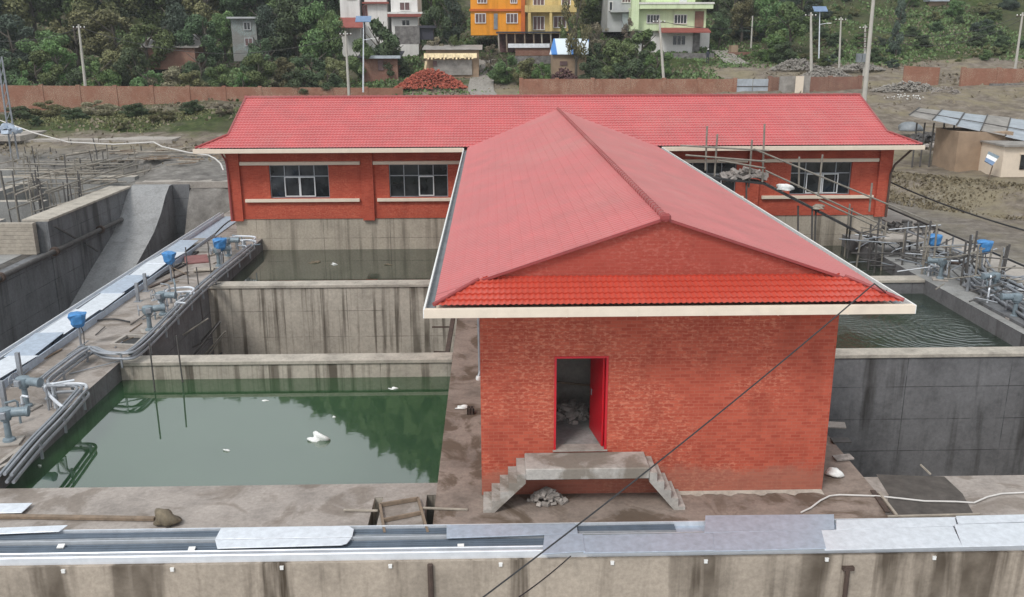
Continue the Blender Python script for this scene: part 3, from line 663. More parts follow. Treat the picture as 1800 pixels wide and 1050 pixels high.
for (u, v, r_, h_, sd_, lb, m_) in ((559, 773, .27, .17, 21, 'large white bag floating in the green water', 'bag'), (398, 793, .10, .05, 22, 'thin white litter floating left of the large bag in the green water', 'bag'),
      (466, 705, .10, .04, 23, 'white scrap floating near the stained wall in the green water', 'bag'), (690, 684, .12, .04, 24, 'grey scrap floating at the foot of the stained wall', 'bag'), (70, 820, .05, .05, 25, 'tiny white litter floating by the left tank edge', 'bag'),
      (587, 734, .05, .04, 26, 'white speck of litter floating behind the large bag', 'bag'), (553, 462, .28, .08, 27, 'brown scrap floating in the far left water', 'browntarp'), (588, 465, .16, .07, 28, 'pale scrap floating in the far left water', 'bag'), (682, 466, .2, .06, 29, 'dark green scrap floating in the far left water', 'browntarp')):
    tag(blob(P(u, v, -.66), r_, h_, M[m_], 'floating_litter', sd_, rough=.6, squash=.6), lb, 'litter', 'litter floating in the tanks')
# rusty ladder bar beside the walkway, sticks on the right
lad = root('ladder_bar', (-1.47, 29, 0), 'rusty upright bar with two side arms at the tank corner by the walkway', 'ladder')
p0 = PY(797, 556, 34.0); p1 = PY(786, 622, 31.5)
MB().bar(p0, p1, .16, .12).build('post', M['rust'], lad)
MB().bar(p0.lerp(p1, .3), p0.lerp(p1, .3) + Vector((-.75, 0, .0)), .05).build('arm', M['rust'], lad); MB().bar(p0.lerp(p1, .96), p0.lerp(p1, .96) + Vector((-.5, 0, .02)), .05).build('arm', M['rust'], lad)
plank(P(1545,866,.05), P(1576,906,.05), .06, .05, M['paleWood'], 'stick', 'timber stick lying along the left edge of the dark soil bed', 'stick')
plank(P(1534,862,.03), P(1560,900,.03), .12, .03, M['rust'], 'timber', 'dark board lying by the left edge of the dark soil bed', 'timber')
plank(P(1618,817,.25), P(1636,834,.03), .05, .04, M['paleWood'], 'stick', 'thin stick leaning at the back of the dark soil bed', 'stick')
plank(P(1560,908,.03), P(1722,904,.03), .05, .04, M['paleWood'], 'stick', 'pale stick lying along the front of the dark soil bed', 'stick')
hs_ = [P(u, v, .04) for u, v in ((1408,901),(1425,893),(1442,880),(1458,872),(1475,870),(1540,872),(1580,876),(1625,881),(1680,882),(1712,884),(1735,874),(1760,868),(1800,866),(1860,866))]
tag(MB().tube(hs_, .021, 8).build('hose', M['hose'], smooth=True), 'thin pale hose winding across the right deck', 'hose')
# steps and loose boards beside the right corner of the wing
for i, (u, v, lb) in enumerate(((1470,748,'tilted grey slab leaning on the right side of the wing'), (1478,775,'dark board on the damp walkway right of the wing'), (1482,805,'pale board on the damp walkway right of the wing'))):
    p = P(u, v, .05); tag(MB().obox((p.x, p.y, .06), (.5, .24, .04), R(-8+9*i), R(6 if i else 18)).build('board', M[('conc','darkpole','debris')[i]]), lb, 'board')
def cab(pts, r, m, name, label, cat, group=None):
    return tag(MB().tube(pts, r, 7).build(name, m, smooth=True), label, cat, group)
# black cables hanging across the view
def hang(a, b, sag, r, label, n=22):
    a, b = Vector(a), Vector(b); pts = []
    for i in range(n + 1):
        t = i / n; p = a.lerp(b, t); p.z -= sag * 4 * t * (1 - t); pts.append(p)
    return tag(MB().tube(pts, r, 6).build('cable', M['blackc'], smooth=True), label, 'cable')
cab([(8.75, 19.3, 5.13), (8.5, 18.8, 5.22), PY(1537, 499, 18.3), PY(1525, 509, 18.22)], .015, M['blackc'], 'cable', 'short black cable end lying over the right roof corner', 'cable')
hang(PY(1526, 508, 18.22), PY(820, 1072, 13.2), .12, .015, 'black cable slanting from the right roof corner down to the bottom edge')
hang(P(1003, 978, .16), PY(885, 1068, 13.4), .05, .014, 'short black cable leaving the tray beside the square lid')

# ================================================================ LEFT WALKWAY
lt = root('cable_tray', (-16, 40, 0), 'galvanised cable tray along the outer edge of the left walkway', 'cable tray')
MB().box(-16.78, -15.4, 22, 56, .0, .05).build('bottom_plate', M['galvdull'], lt)
MB().box(-16.86, -16.8, 22, 56, -.05, .30).build('side_rail', M['rail'], lt, bevel=.01)
MB().box(-16.62, -16.58, 22, 56, .05, .28).build('divider', M['rail'], lt)
MB().box(-15.42, -15.38, 22, 50, .0, .26).build('side_rail', M['galvdull'], lt)
yy = 24.0; i = 0
lbs = ['nearest pale lid', 'second lid from the viewer', 'lid beside the nearest blue wrapped box', 'fourth lid from the viewer', 'lid opposite the grey valves', 'sixth lid from the viewer', 'lid just before the middle blue box', 'lid beside the middle blue box', 'last pale lid before the hall']
for i in range(9):
    L = (2.6, 2.9, 2.5, 3.0, 2.7, 2.9, 2.4, 2.6, 2.8)[i]; rz = R((2, -3, 2.5, -1.5, 3, -2, 1, -2.5, 2)[i])
    o = MB().obox((-15.98 + .06*math.sin(i*2.1), yy + L/2, .315 + .012*(i % 2)), (.98, L, .02), rz, R((1, -1, .6)[i % 3])).build('tray_lid', M[('galv', 'galv', 'galvdull')[i % 3]], bevel=.005)
    tag(o, lbs[i] + ' on the left walkway tray', 'tray lid', 'lids of the left walkway tray'); yy += L * .97
def smooth_px(px, z, n=6):
    pts = [P(u, v, z if not isinstance(z, (list, tuple)) else 0) for u, v in px]; out = []
    for i in range(len(pts) - 1):
        p0, p1, p2, p3 = pts[max(i-1, 0)], pts[i], pts[i+1], pts[min(i+2, len(pts)-1)]
        for k in range(n):
            t = k / n; out.append(.5*((2*p1) + (p2-p0)*t + (2*p0-5*p1+4*p2-p3)*t*t + (3*p1-p0-3*p2+p3)*t**3))
    return out + [pts[-1]]
cab(smooth_px(((175,545),(250,502),(300,474),(345,445),(395,395),(418,383)), .05), .05, M['blackc'], 'hose', 'black hose running from the hall corner down the left walkway', 'hose')
cab(smooth_px(((190,533),(240,508),(290,482),(330,462),(342,440)), .05), .04, M['blackc'], 'hose', 'thin black hose lying beside the pale lids', 'hose')
cab(smooth_px(((92,605),(110,585),(150,568),(195,561),(228,566)), .06), .03, M['blackc'], 'hose', 'curved black hose behind the nearest blue wrapped box', 'hose')
cab(smooth_px(((40,655),(75,625),(105,600),(118,575)), .1), .035, M['steel'], 'hose', 'grey hose beside the nearest pale lids', 'hose')
plank(P(48,646,.04), P(108,614,.04), .08, .05, M['wood'], 'timber', 'dark timber lying beside the nearest steel post', 'timber')
plank(P(190,531,.06), P(250,505,.06), .09, .05, M['steel'], 'timber', 'grey bar lying on the walkway beyond the nearest blue box', 'bar')
plank(P(262,505,.05), P(330,478,.05), .16, .03, M['rust'], 'timber', 'dark board lying between the hoses on the left walkway', 'board')
plank(P(302,468,.05), P(385,445,.05), .08, .05, M['paleWood'], 'timber', 'pale timber lying by the dull red sheet', 'timber')
o = MB().obox(P(345,456,.08), (1.1, 1.3, .06), R(20), R(4)).build('sheet', M['redtarp']); tag(o, 'dull red sheet lying on the left walkway', 'sheet')
o = MB().obox(P(358,474,.08), (.9, .5, .05), R(14)).build('board', M['paleWood']); tag(o, 'pale board lying below the dull red sheet', 'board')
# flat ribbed boards at the corner of the hall
b = MB()
for i in range(9): b.box(-16.4, -14.3, 46.2+i*.36, 46.2+i*.36+.30, .02, .10+.02*(i % 2))
tag(b.build('board_stack', M['rusttin']), 'grey ribbed boards laid at the left corner of the hall', 'boards')

def pipe_run(name_label, paths, r, m, post_every, zbase=0.0, side=0):
    rt = root('pipe_run', (paths[0][0].x, paths[0][0].y, zbase), name_label, 'pipes')
    for p in paths: MB().tube(p, r, 7).build('pipe', m, rt, smooth=True)
    p = paths[0]; acc = 0
    for i in range(1, len(p)):
        acc += (p[i]-p[i-1]).length
        if acc > post_every:
            acc = 0; q = p[i]; MB().bar((q.x, q.y, zbase), (q.x, q.y, q.z), .06).build('bracket', M['steel'], rt)
    return rt
mp = ((20,835),(70,775),(112,731),(146,692),(153,683),(146,678),(120,678),(92,679),(84,671),(92,661),(124,636),(152,616),(168,611),(190,619),(226,621),(246,612),(276,585),(312,548),(336,524),(341,517),(332,514),(302,517),(295,510),(306,497),(340,470),(400,446),(446,432),(449,427),(440,424),(412,426),(404,421),(412,410),(428,398))
mp = ((20,835),(70,775),(112,731),(146,692),(153,683),(146,678),(120,678),(92,679),(84,671),(92,661),(124,636),(152,616),(168,611),(190,619),(226,621),(246,612),(276,585),(312,548),(336,524),(356,505),(385,480),(420,452),(447,430))
base = smooth_px(mp, .42, 5)
def offs(pts, dx_, dy_, dz): return [p + Vector((dx_, dy_, dz)) for p in pts]
pipe_run('bundle of bent grey pipes on brackets along the edge of the left tanks', [base, offs(base, -.16, 0, .02), offs(base, .02, 0, -.2), offs(base, -.30, 0, -.02), offs(base, -.14, 0, -.19)], .045, M['steel'], 1.6, -.1)
lp = smooth_px(((336,524),(342,516),(330,513),(300,516),(290,524),(280,540)), .42, 5)
pipe_run('looped grey pipe round the middle valves of the left walkway', [lp, offs(lp, -.05, .12, .16)], .045, M['galv'], .9)
lp = smooth_px(((447,430),(450,425),(436,423),(410,424),(398,432),(390,446)), .42, 5)
pipe_run('looped grey pipe round the far valves beside the hall', [lp, offs(lp, -.05, .12, .2)], .05, M['galv'], .9)
lp = smooth_px(((152,684),(148,676),(120,675),(86,676),(80,684),(92,700),(110,716)), .42, 5)
pipe_run('looped bright pipe round the nearest valve chamber', [lp], .05, M['rail'], .8)

def make_valve():
    r = root('valve_actuator', (0, 0, 0), 'x', 'valve actuator', 'valve actuators along the left walkway')
    MB().box(-.32, .32, -.28, .28, 0, .06).build('base_plate', M['conc'], r, world=False, bevel=.01)
    MB().lathe([(.17,.06),(.16,.12),(.09,.16),(.08,.62),(.14,.66),(.14,.72)], n=12).build('column', M['valve'], r, world=False, smooth=True)
    MB().lathe([(.10,.70),(.19,.74),(.21,.86),(.19,.98),(.09,1.02)], n=14).build('gearbox', M['valve'], r, world=False, smooth=True)
    MB().lathe([(.10,.15),(.13,.2),(.13,.52),(.15,.54),(.15,.60),(.06,.63)], (0, 0, .87), 12, 'X').build('motor', M['valve'], r, world=False, smooth=True)
    hw = MB(); hw.tube([(-.32, .2*math.cos(t), .87+.2*math.sin(t)) for t in np.linspace(0, 2*math.pi, 17)], .016, 6)
    hw.bar((-.32, -.2, .87), (-.32, .2, .87), .02); hw.bar((-.32, 0, .67), (-.32, 0, 1.07), .02); hw.lathe([(.03,-.34),(.03,-.15)], (0, 0, .87), 8, 'X')
    hw.build('handwheel', M['steel'], r, world=False, smooth=True)
    MB().box(-.09, .09, -.28, -.17, .78, .96).build('terminal_box', M['steel'], r, world=False, bevel=.01)
    return r
v0 = make_valve()
vs = [((17,778), 10, 'nearest blue grey valve actuator at the left tank edge'), ((48,718), -15, 'second blue grey valve actuator, behind the nearest one'), ((264,583), 25, 'grey valve actuator at the front of the middle loop of pipes'), ((287,556), -5, 'grey valve actuator inside the middle loop of pipes'),
      ((385,470), 30, 'grey valve actuator beside the far blue wrapped box'), ((402,452), 0, 'farthest valve actuator, inside the loop of pipes by the hall'), ((1652,492), 160, 'valve actuator beside the white bent hose on the right walkway'), ((1745,520), 190, 'valve actuator among the pipes of the right walkway'), ((1782,560), 175, 'valve actuator nearest the viewer on the right walkway')]
for i, (px, rz, lb) in enumerate(vs):
    o = v0 if i == 0 else copy_tree(v0); o.location = P(*px, 0); o.rotation_euler = (0, 0, R(rz)); o['label'] = lb
    if i > 5: o['group'] = 'valve actuators along the right walkway'
def make_blue():
    r = root('wrapped_control_box', (0, 0, 0), 'x', 'control box', 'control boxes wrapped in blue plastic')
    MB().tube([(0,0,0),(0,0,1.05)], .045, 8).box(-.14,.14,-.14,.14,0,.02).build('post', M['steel'], r, world=False, smooth=True)
    b = MB(); rr = np.random.default_rng(3); prof = [(.12,.86),(.20,.94),(.26,1.06),(.29,1.22),(.33,1.38),(.34,1.45),(.22,1.5)]; n = 12; vs_ = []
    for (q, h) in prof:
        for k_ in range(n):
            t = 2*math.pi*k_/n; sqr = 1/max(abs(math.cos(t)), abs(math.sin(t)))**.8; j = 1 + rr.uniform(-.14, .14)
            vs_.append((q*sqr*j*math.cos(t), q*.8*sqr*j*math.sin(t), h + rr.uniform(-.025, .025)))
    fs = [(i*n+k_, i*n+(k_+1) % n, (i+1)*n+(k_+1) % n, (i+1)*n+k_) for i in range(len(prof)-1) for k_ in range(n)] + [tuple(range(n))[::-1], tuple(range((len(prof)-1)*n, len(prof)*n))]
    b.add(vs_, fs).build('plastic_cover', M['blue'], r, world=False)
    MB().tube([(.05,.02,1.0),(.16,.06,.6),(.12,.05,.05)], .02, 6).build('cable', M['blackc'], r, world=False, smooth=True)
    return r
b0 = make_blue()
for i, (px, rz, sc_, lb) in enumerate((((143,610), 20, .85, 'nearest blue wrapped box on a post on the left walkway'), ((302,494), -25, .9, 'middle blue wrapped box on a post beside the tray lids'), ((390,470), 40, .95, 'blue wrapped box on a post by the far valves of the left walkway'),
        ((1637,466), 10, 1.0, 'blue wrapped box on a post beside the white bent hose on the right'), ((1724,478), -15, 1.0, 'rightmost blue wrapped box, on the edge of the dirt road'))):
    o = b0 if i == 0 else copy_tree(b0); o.location = P(*px, 0); o.rotation_euler = (0, 0, R(rz)); o.scale = (sc_,)*3; o['label'] = lb
for (u, v, h, lb) in ((38, 672, 1.0, 'square steel post between the tray and the nearest valves'), (257, 512, .8, 'thin steel post between the hoses of the left walkway'), (10, 720, .9, 'pale post beside the second valve actuator'), (243, 530, .8, 'short steel post next to the middle valves')):
    p = P(u, v, 0); o = root('steel_post', p, lb, 'post', 'posts of the left walkway')
    MB().box(p.x-.06, p.x+.06, p.y-.06, p.y+.06, .015, h).build('shaft', M['steel'], o); MB().box(p.x-.15, p.x+.15, p.y-.15, p.y+.15, 0, .015).build('base_plate', M['steel'], o)
# valve chambers: raised concrete rims round flat black sheets, painted as the pits' shade
def chamber(px, label):
    c = [P(u, v, .12) for u, v in px]; cen = sum(c, Vector()) / 4; r = root('valve_chamber', (cen.x, cen.y, 0), label, 'chamber')
    for i in range(4):
        a, b_ = c[i], c[(i+1) % 4]; MB().bar(a - Vector((0,0,.06)), b_ - Vector((0,0,.06)), .12, .12 + .002*i).build('rim', M['conc'], r)
    b = MB().add([(q.x, q.y, .02) for q in c], [(0,1,2,3)]); b.build('pit', M['blackc'], r)  # flat sheet whose black stands for the shade in the hole
chamber(((196,604),(222,588),(256,589),(238,606)), 'open square chamber at the left tank edge below the middle valves')
chamber(((-30,836),(8,806),(38,784),(18,812)), 'long dark slot chamber at the near left tank edge')

# ================================================================ LEFT PIT AND UNFINISHED BASIN
lw = root('basin_wall', (-25.3, 50, -6.2), 'tall grey concrete wall of the unfinished basin beyond the left pit', 'basin wall')
MB().box(-26.0, -24.7, 50.4, 62.4, -6.2, .88).build('wall', M['tankgrey'], lw); MB().box(-26.0, -24.72, 20, 50.35, -6.2, -.9).build('wall', M['tankgrey'], lw)
MB().box(-26.1, -24.62, 50.4, 62.5, .88, 1.0).build('coping', M['coping'], lw)
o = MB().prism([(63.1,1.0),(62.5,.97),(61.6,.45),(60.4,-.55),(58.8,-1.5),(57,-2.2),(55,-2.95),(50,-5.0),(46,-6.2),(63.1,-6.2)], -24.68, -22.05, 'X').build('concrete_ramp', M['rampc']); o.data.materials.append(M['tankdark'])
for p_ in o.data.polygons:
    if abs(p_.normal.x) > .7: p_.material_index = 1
tag(o, 'smooth grey curved concrete ramp descending into the left pit', 'ramp')
o = MB().prism([(-22.28,.98),(-20.9,.98),(-21.2,-6.2),(-22.28,-6.2)], 63.12, 66.5).build('pit_return_wall', M['tankgrey']); tag(o, 'dark grey return wall between the pit end and the bridge slab', 'wall')
o = MB().box(-24.6, -12.5, 63.2, 66.4, .72, 1.0).box(-24.6, -12.5, 63.2, 63.4, 1.0, 1.15).build('bridge_slab', M['conc']); tag(o, 'pale concrete bridge slab leading to the left corner of the hall', 'slab')
fw = root('formwork', (-25.9, 50, -.9), 'weathered timber formwork panel at the near end of the basin wall', 'formwork')
for i in range(8): MB().box(-27.6, -25.3, 49.9, 50.3, -.88+i*.22, -.67+i*.22).build('plank', M['paleWood'], fw)
MB().bar((-27.5, 49.8, -.9), (-27.5, 49.8, 1.2), .08).build('prop', M['wood'], fw)
pw = root('pipe', (-24.45, 45, -1), 'dark flanged pipe fixed along the basin wall over the left pit', 'pipe')
pa = PX(214, 386, -24.4); pb = PX(0, 488, -24.4); pb2 = pa.lerp(pb, 1.4)
MB().tube([pa, pb2], .14, 10).build('tube', M['darkpole'], pw, smooth=True)
for t in (.22, .62, 1.0):
    c = pa.lerp(pb, t); MB().tube([c - (pb-pa).normalized()*.1, c + (pb-pa).normalized()*.1], .26, 12).build('flange', M['rust'], pw, smooth=True)
plank(PX(95,398,-24.5), PX(138,422,-24.5), .08, .08, M['darkpole'], 'brace', 'black brace bar on the basin wall above the flanged pipe', 'brace')
plank(PX(150,428,-24.5), PX(172,442,-24.5), .08, .08, M['darkpole'], 'brace', 'black brace bar on the basin wall below the flanged pipe', 'brace')
struct(MB().box(-75, -26.1, 40, 80, -1.5, -.86).build('basin_floor', M['grayconc']))
bw = [('X', 66.8, -70, -26, 1.0, .9), ('X', 73.5, -70, -20, 1.25, .8), ('X', 79.0, -64, -30, 1.6, .7), ('X', 59.0, -60, -29, .55, .7), ('X', 53.5, -52, -29, .35, .7), ('Y', -33.5, 50, 79, .9, .6), ('Y', -41.5, 52, 79, 1.0, .6), ('Y', -50, 56, 84, 1.1, .6), ('X', 62.6, -64, -34, .75, .5), ('X', 70.2, -70, -34, 1.1, .5), ('X', 76.2, -60, -34, 1.4, .5)]
lb = ['grey beam wall behind the end of the left pit', 'long grey wall in front of the vegetated bank', 'farthest grey wall of the unfinished basin', 'inner grey wall between props of the basin', 'nearest inner wall of the basin', 'wall running away beside the coping of the basin', 'second wall running away in the basin', 'leftmost wall running away in the basin', 'thin wall crossing the basin before the beam wall', 'thin wall crossing the basin behind the beam wall', 'thin wall before the farthest grey wall of the basin']
for (ax, c, a, b_, zt, t), l_ in zip(bw, lb):
    m = MB()
    if ax == 'X': m.box(a, b_, c, c+t, -1.2, zt)
    else: m.box(c, c+t, a, b_, -1.2, zt-.02)
    o = m.build('basin_inner_wall', M['grayconc']); o.data.materials.append(M['coping'])
    for p_ in o.data.polygons:
        if p_.normal.z > .5: p_.material_index = 1
    tag(o, l_, 'wall', 'walls of the unfinished basin')
tk = root('concrete_box', (-38, 82, 1), 'pale boarded concrete box with a flat slab at the far left', 'concrete box')
MB().box(-46, -29, 80.5, 86, .2, 2.0).build('wall', M['tank'], tk); MB().box(-47.5, -27.5, 79.8, 86.5, 2.0, 2.35).build('slab', M['conc'], tk); MB().box(-49, -40, 79, 84, 2.36, 2.8).build('upper_slab', M['conc'], tk)
rr = np.random.default_rng(5)
for i in range(105):
    u = float(rr.uniform(2, 270)); y = float(rr.choice([54, 58, 60, 64, 68, 72, 76, 79])); p = PY(u, 330, y); z0 = -.9; h = float(rr.uniform(2.2, 3.8)); tl = rr.normal(0, .05, 2)
    if p.x > -26.2 and y < 67: continue
    o = MB().tube([(p.x, y+.3, z0), (p.x + tl[0]*h, y+.3 + tl[1]*h, z0+h)], .04, 6).build('scaffold_pole', M['bamboo' if i % 2 else 'darkpole'], smooth=True)
    tag(o, 'upright bamboo prop standing in the unfinished basin' if i % 2 else 'upright dark prop standing in the unfinished basin', 'pole', 'bamboo props in the basin' if i % 2 else 'dark props in the basin')
for i in range(130):
    y = float(rr.choice([55, 59, 63, 67, 72, 76, 80])); u = float(rr.uniform(0, 200)); p = PY(u, 320, y); L = float(rr.uniform(3, 8)); a = float(rr.choice([0, 0, 1.2, 1.45])) + rr.normal(0, .08); z = float(rr.uniform(.6, 2.0))
    if p.x + L*math.cos(a) > -24.8 and y < 70: continue
    o = MB().tube([(p.x, p.y, z), (p.x + L*math.cos(a), p.y + L*math.sin(a), z + float(rr.normal(0, .15)))], .05, 6).build('scaffold_pole', M['bamboo' if i % 3 else 'paleWood'], smooth=True)
    tag(o, 'bamboo pole lying level across the unfinished basin', 'pole', 'poles lying across the basin')
for i in range(44):
    u = float(rr.uniform(190, 388)); v = float(rr.uniform(262, 300)); p = PG(u, v, 64, 90); L = float(rr.uniform(.8, 2.4)); a = float(rr.uniform(-.6, .9))
    o = MB().bar((p.x, p.y, p.z+.12), (p.x+L*math.cos(a), p.y+L*math.sin(a), p.z+.2), .12, .08).build('timber', M['paleWood' if i % 2 else 'wood'])
    tag(o, 'short timber scattered on the ground left of the hall', 'timber', 'scattered timbers left of the hall')
pts = [PY(u, v, y) for u, v, y in ((-20,205,84),(28,222,82),(60,234,80),(120,250,77),(200,254,74),(270,250,72),(285,258,70),(330,268,66),(366,273,63),(378,279,61),(388,288,59.5),(393,300,58.5))]
cab([pts[0].lerp(pts[1], .5)] + pts, .05, M['hose'], 'hose', 'white hose looping over the basin to the left corner of the hall', 'hose')
tw = root('lattice_mast', PY(16, 246, 74), 'leaning steel mast over the basin at the far left', 'mast')
a, b_ = PY(16, 250, 74), PY(-4, 100, 74)
for d in ((0,0),(.5,.1)): MB().tube([a + Vector((d[0], d[1], -2)), b_ + Vector((d[0]*.5, d[1], 0))], .07, 6).build('leg', M['steel'], tw, smooth=True)
for i in range(8):
    q = a.lerp(b_, i/8); MB().bar(q, a.lerp(b_, (i+1)/8) + Vector((.45-.03*i, .1, 0)), .05).build('brace', M['steel'], tw)
tag(heap(PY(14, 232, 73), .9, .6, .6, M['galvdull'], 'equipment_pile', 30, .3, 9), 'grey equipment piled beside the leaning mast', 'equipment')

# ================================================================ RIGHT WALKWAY AND SCAFFOLD
sf = root('scaffold_ramp', (16, 46, -.6), 'dark scaffold ramp sloping down in front of the rear hall', 'scaffold')
SY = 46.0
path = [PY(1236, 312, SY), PY(1300, 318, SY), PY(1342, 323, SY), PY(1420, 363, SY), PY(1548, 430, SY)]
b = MB()
for i in range(1, len(path)-1):
    b.bar(path[i] + Vector((0,.5,0)), path[i+1] + Vector((0,.5,0)), 1.2, .10, up=(0,0,1))
b.bar(path[0] + Vector((0,.5,0)), path[1] + Vector((0,.5,0)), 1.4, .1)
b.build('deck_boards', M['mesh'], sf)
for i in range(16):
    q = path[2].lerp(path[4], (i+.5)/16); MB().bar(q + Vector((0,-.12,.08)), q + Vector((0,1.1,.08)), .07, .05).build('cleat', M['darkpole'], sf)
posts = [((1243,222),(1240,300)),((1261,236),(1256,310)),((1322,246),(1316,330)),((1344,218),(1340,320)),((1405,276),(1404,330)),((1446,272),(1438,345)),((1533,322),(1528,372)),((1312,320),(1312,480)),((1403,362),(1402,500)),((1428,366),(1425,500)),((1434,370),(1430,500))]
for i, (t_, b2) in enumerate(posts): 
    MB().tube([PY(*t_, SY+.1*(i % 3)), PY(*b2, SY+.1*(i % 3))], .05, 6).build('post', M['bamboo' if i < 7 else 'darkpole'], sf, smooth=True)
rails = [((1196,256),(1352,265)),((1205,273),(1345,284)),((1325,262),(1640,392)),((1345,300),(1560,400)),((1440,352),(1610,432)),((1262,282),(1345,296))]
for i, (a, b2) in enumerate(rails): MB().tube([PY(*a, SY-.15-.05*i), PY(*b2, SY-.15-.05*i)], .05, 6).build('rail', M['bamboo'], sf, smooth=True)
tag(heap(PY(1308, 312, SY+.5), 1.2, .5, .45, M['debris'], 'debris_pile', 50, .22, 12), 'grey debris heaped on the scaffold platform under the hall window', 'debris')
tag(blob(PY(1380, 332, SY+.45), .42, .3, M['bag'], 'bag', 31, rough=.4), 'white bag lying on the scaffold ramp', 'bag')
tag(blob(PY(1437, 366, SY+.1), .3, .16, M['paleWood'], 'bag', 32, rough=.6), 'brown rag hanging on the scaffold ramp', 'rag')
pf = root('scaffold_platform', P(1580, 430, 0), 'concrete topped platform on dark props at the end of the scaffold ramp', 'platform')
c = P(1578, 417, .85); MB().box(c.x-1.0, c.x+1.1, c.y-.6, c.y+.8, .72, .86).build('slab', M['conc'], pf)
for (dx_, dy_) in ((-.9,-.5),(0,-.5),(1.0,-.5),(-.9,.7),(1.0,.7)): MB().tube([(c.x+dx_, c.y+dy_, -3), (c.x+dx_, c.y+dy_, .72)], .06, 6).build('prop', M['darkpole'], pf, smooth=True)
rr = np.random.default_rng(8)
for i in range(46):
    x0 = c.x + float(rr.uniform(-2.6, 1.6)); y0_ = c.y - float(rr.uniform(0, 3.2)); L = float(rr.uniform(1.2, 3)); a = float(rr.uniform(-.8, .8))
    MB().tube([(x0, y0_, float(rr.uniform(-.5, .6))), (x0+L*math.cos(a), y0_+L*math.sin(a)*.4, float(rr.uniform(-.5, .9)))], .035, 5).build('brace', M['darkpole' if i % 3 else 'steel'], pf, smooth=True)
for i in range(30):
    u = float(rr.uniform(1470, 1790)); v = 425 + (u-1480)*.28 + float(rr.uniform(-12, 25)); p = P(u, v, 0); h = float(rr.uniform(1.0, 2.4))
    o = MB().tube([(p.x, p.y, -1.5 if p.x < 19.5 else 0), (p.x+rr.normal(0,.08), p.y, h)], .045, 6).build('scaffold_pole', M['darkpole' if i % 2 else 'bamboo'], smooth=True)
    tag(o, 'thin upright pole among the clutter of the right walkway', 'pole', 'poles of the right walkway')
for i, (a, b2, z) in enumerate((((1560,365),(1810,472),1.0), ((1590,405),(1720,455),.9), ((1640,440),(1830,520),.5))):
    cab([P(*a, z), P(*b2, z)], .05, M['blackc' if i != 1 else 'steel'], 'rail', ('upper black rail of the right walkway', 'grey rail below the black rail of the right walkway', 'low black rail beside the rightmost blue box')[i], 'rail')
    pts_ = []
for i, (u, v) in enumerate(((1593,400),(1640,420),(1672,425),(1705,425),(1760,450))):
    p = P(u, v+22, 0); tag(MB().bar((p.x,p.y,0),(p.x,p.y,1.0), .06).build('rail_post', M['steel']), 'grey upright carrying the black rail of the right walkway', 'post', 'uprights of the black rail')
pr = smooth_px(((1700,470),(1714,493),(1760,520),(1800,545),(1860,583)), .42, 4)
pipe_run('bundle of grey pipes along the edge of the right tanks', [pr, offs(pr, -.2, 0, -.1), offs(pr, .2, .1, .1), offs(pr, .45, .1, .02), offs(pr, .7, .1, .12), offs(pr, -.05, 0, -.25), offs(pr, .95, .2, .3)], .05, M['steel'], 1.5)
hsr = smooth_px(((1612,428),(1618,440),(1628,452),(1640,462),(1650,472)), .3, 5)
tag(MB().tube(hsr, .085, 8).build('hose', M['hose'], smooth=True), 'short white bent hose beside the blue box on the right walkway', 'hose')
cab(smooth_px(((1640,462),(1670,462),(1692,466),(1712,478),(1738,486)), .2, 5), .07, M['rust'], 'hose', 'brown hose lying toward the rightmost blue box', 'hose')
tag(heap(P(1745, 505, .02), 1.3, .9, .35, M['steel'], 'pipe_offcuts', 60, .16, 15), 'grey pipe offcuts piled on the right walkway', 'scrap')
tag(heap(P(1600, 405, .02), 1.5, 1.5, .5, M['darkpole'], 'pipe_offcuts', 50, .2, 16), 'dark scrap piled at the right corner of the hall', 'scrap')
o = MB().tube([PY(1706, 470, 37.5), PY(1706, 470, 37.5) + Vector((0,0,-3))], .07, 8).build('measuring_post', M['steel'], smooth=True); tag(o, 'grey upright post in the rippled water of the right tank', 'post')
o = MB().box(20.0, 23.2, 30.5, 36, 0, .12).build('slab', M['tankgrey']); tag(o, 'low grey slab on the near part of the right walkway', 'slab')
hang(P(1560, 318, 2.2), P(1900, 430, 1.2), .3, .045, 'black cable strung along the dirt bank on the right')

# loose rods, scraps and thin uprights of the two walkways
rr = np.random.default_rng(21)
for i in range(16):
    y = float(rr.uniform(24, 46)); x = float(rr.uniform(-15.1, -13.3)); L = float(rr.uniform(.6, 2.4)); a = R(90) + float(rr.normal(-.1, .5))
    o = MB().tube([(x, y, .03), (x+L*math.cos(a), y+L*math.sin(a), .03+float(rr.uniform(0,.12)))], .022, 5).build('rod', M[('wood','darkpole','steel')[i % 3]], smooth=True)
    tag(o, ('brown wooden', 'dark iron', 'grey steel')[i % 3] + ' rod lying loose on the left walkway', 'rod', ('brown rods', 'dark rods', 'grey rods')[i % 3] + ' lying on the left walkway')
for i, (u0, v0, u1, v1) in enumerate(((326,435,330,500),(345,470,352,520),(365,425,372,492),(262,600,268,655),(310,590,318,640))):
    p = P(u1, v1, 0); tag(MB().tube([(p.x, p.y, -1.2), (PY(u0, v0, p.y)[:])], .028, 5).build('upright_rod', M['darkpole'], smooth=True), 'thin dark upright rod at the edge of the left tanks', 'rod', 'thin upright rods at the edge of the left tanks')
for i in range(14):
    y = float(rr.uniform(31, 38)); z = float(rr.uniform(-4.5, -.8)); x = -12.6; L = float(rr.uniform(.8, 2.6)); a = float(rr.uniform(.2, 1.0))
    o = MB().tube([(x, y, z), (x+L*math.cos(a), y+float(rr.normal(0,.3)), z+L*math.sin(a))], .04, 5).build('scaffold_pole', M['darkpole' if i % 2 else 'bamboo'], smooth=True)
    tag(o, 'slanting pole leaning in the left end of the empty middle tank', 'pole', 'poles leaning in the empty middle tank')
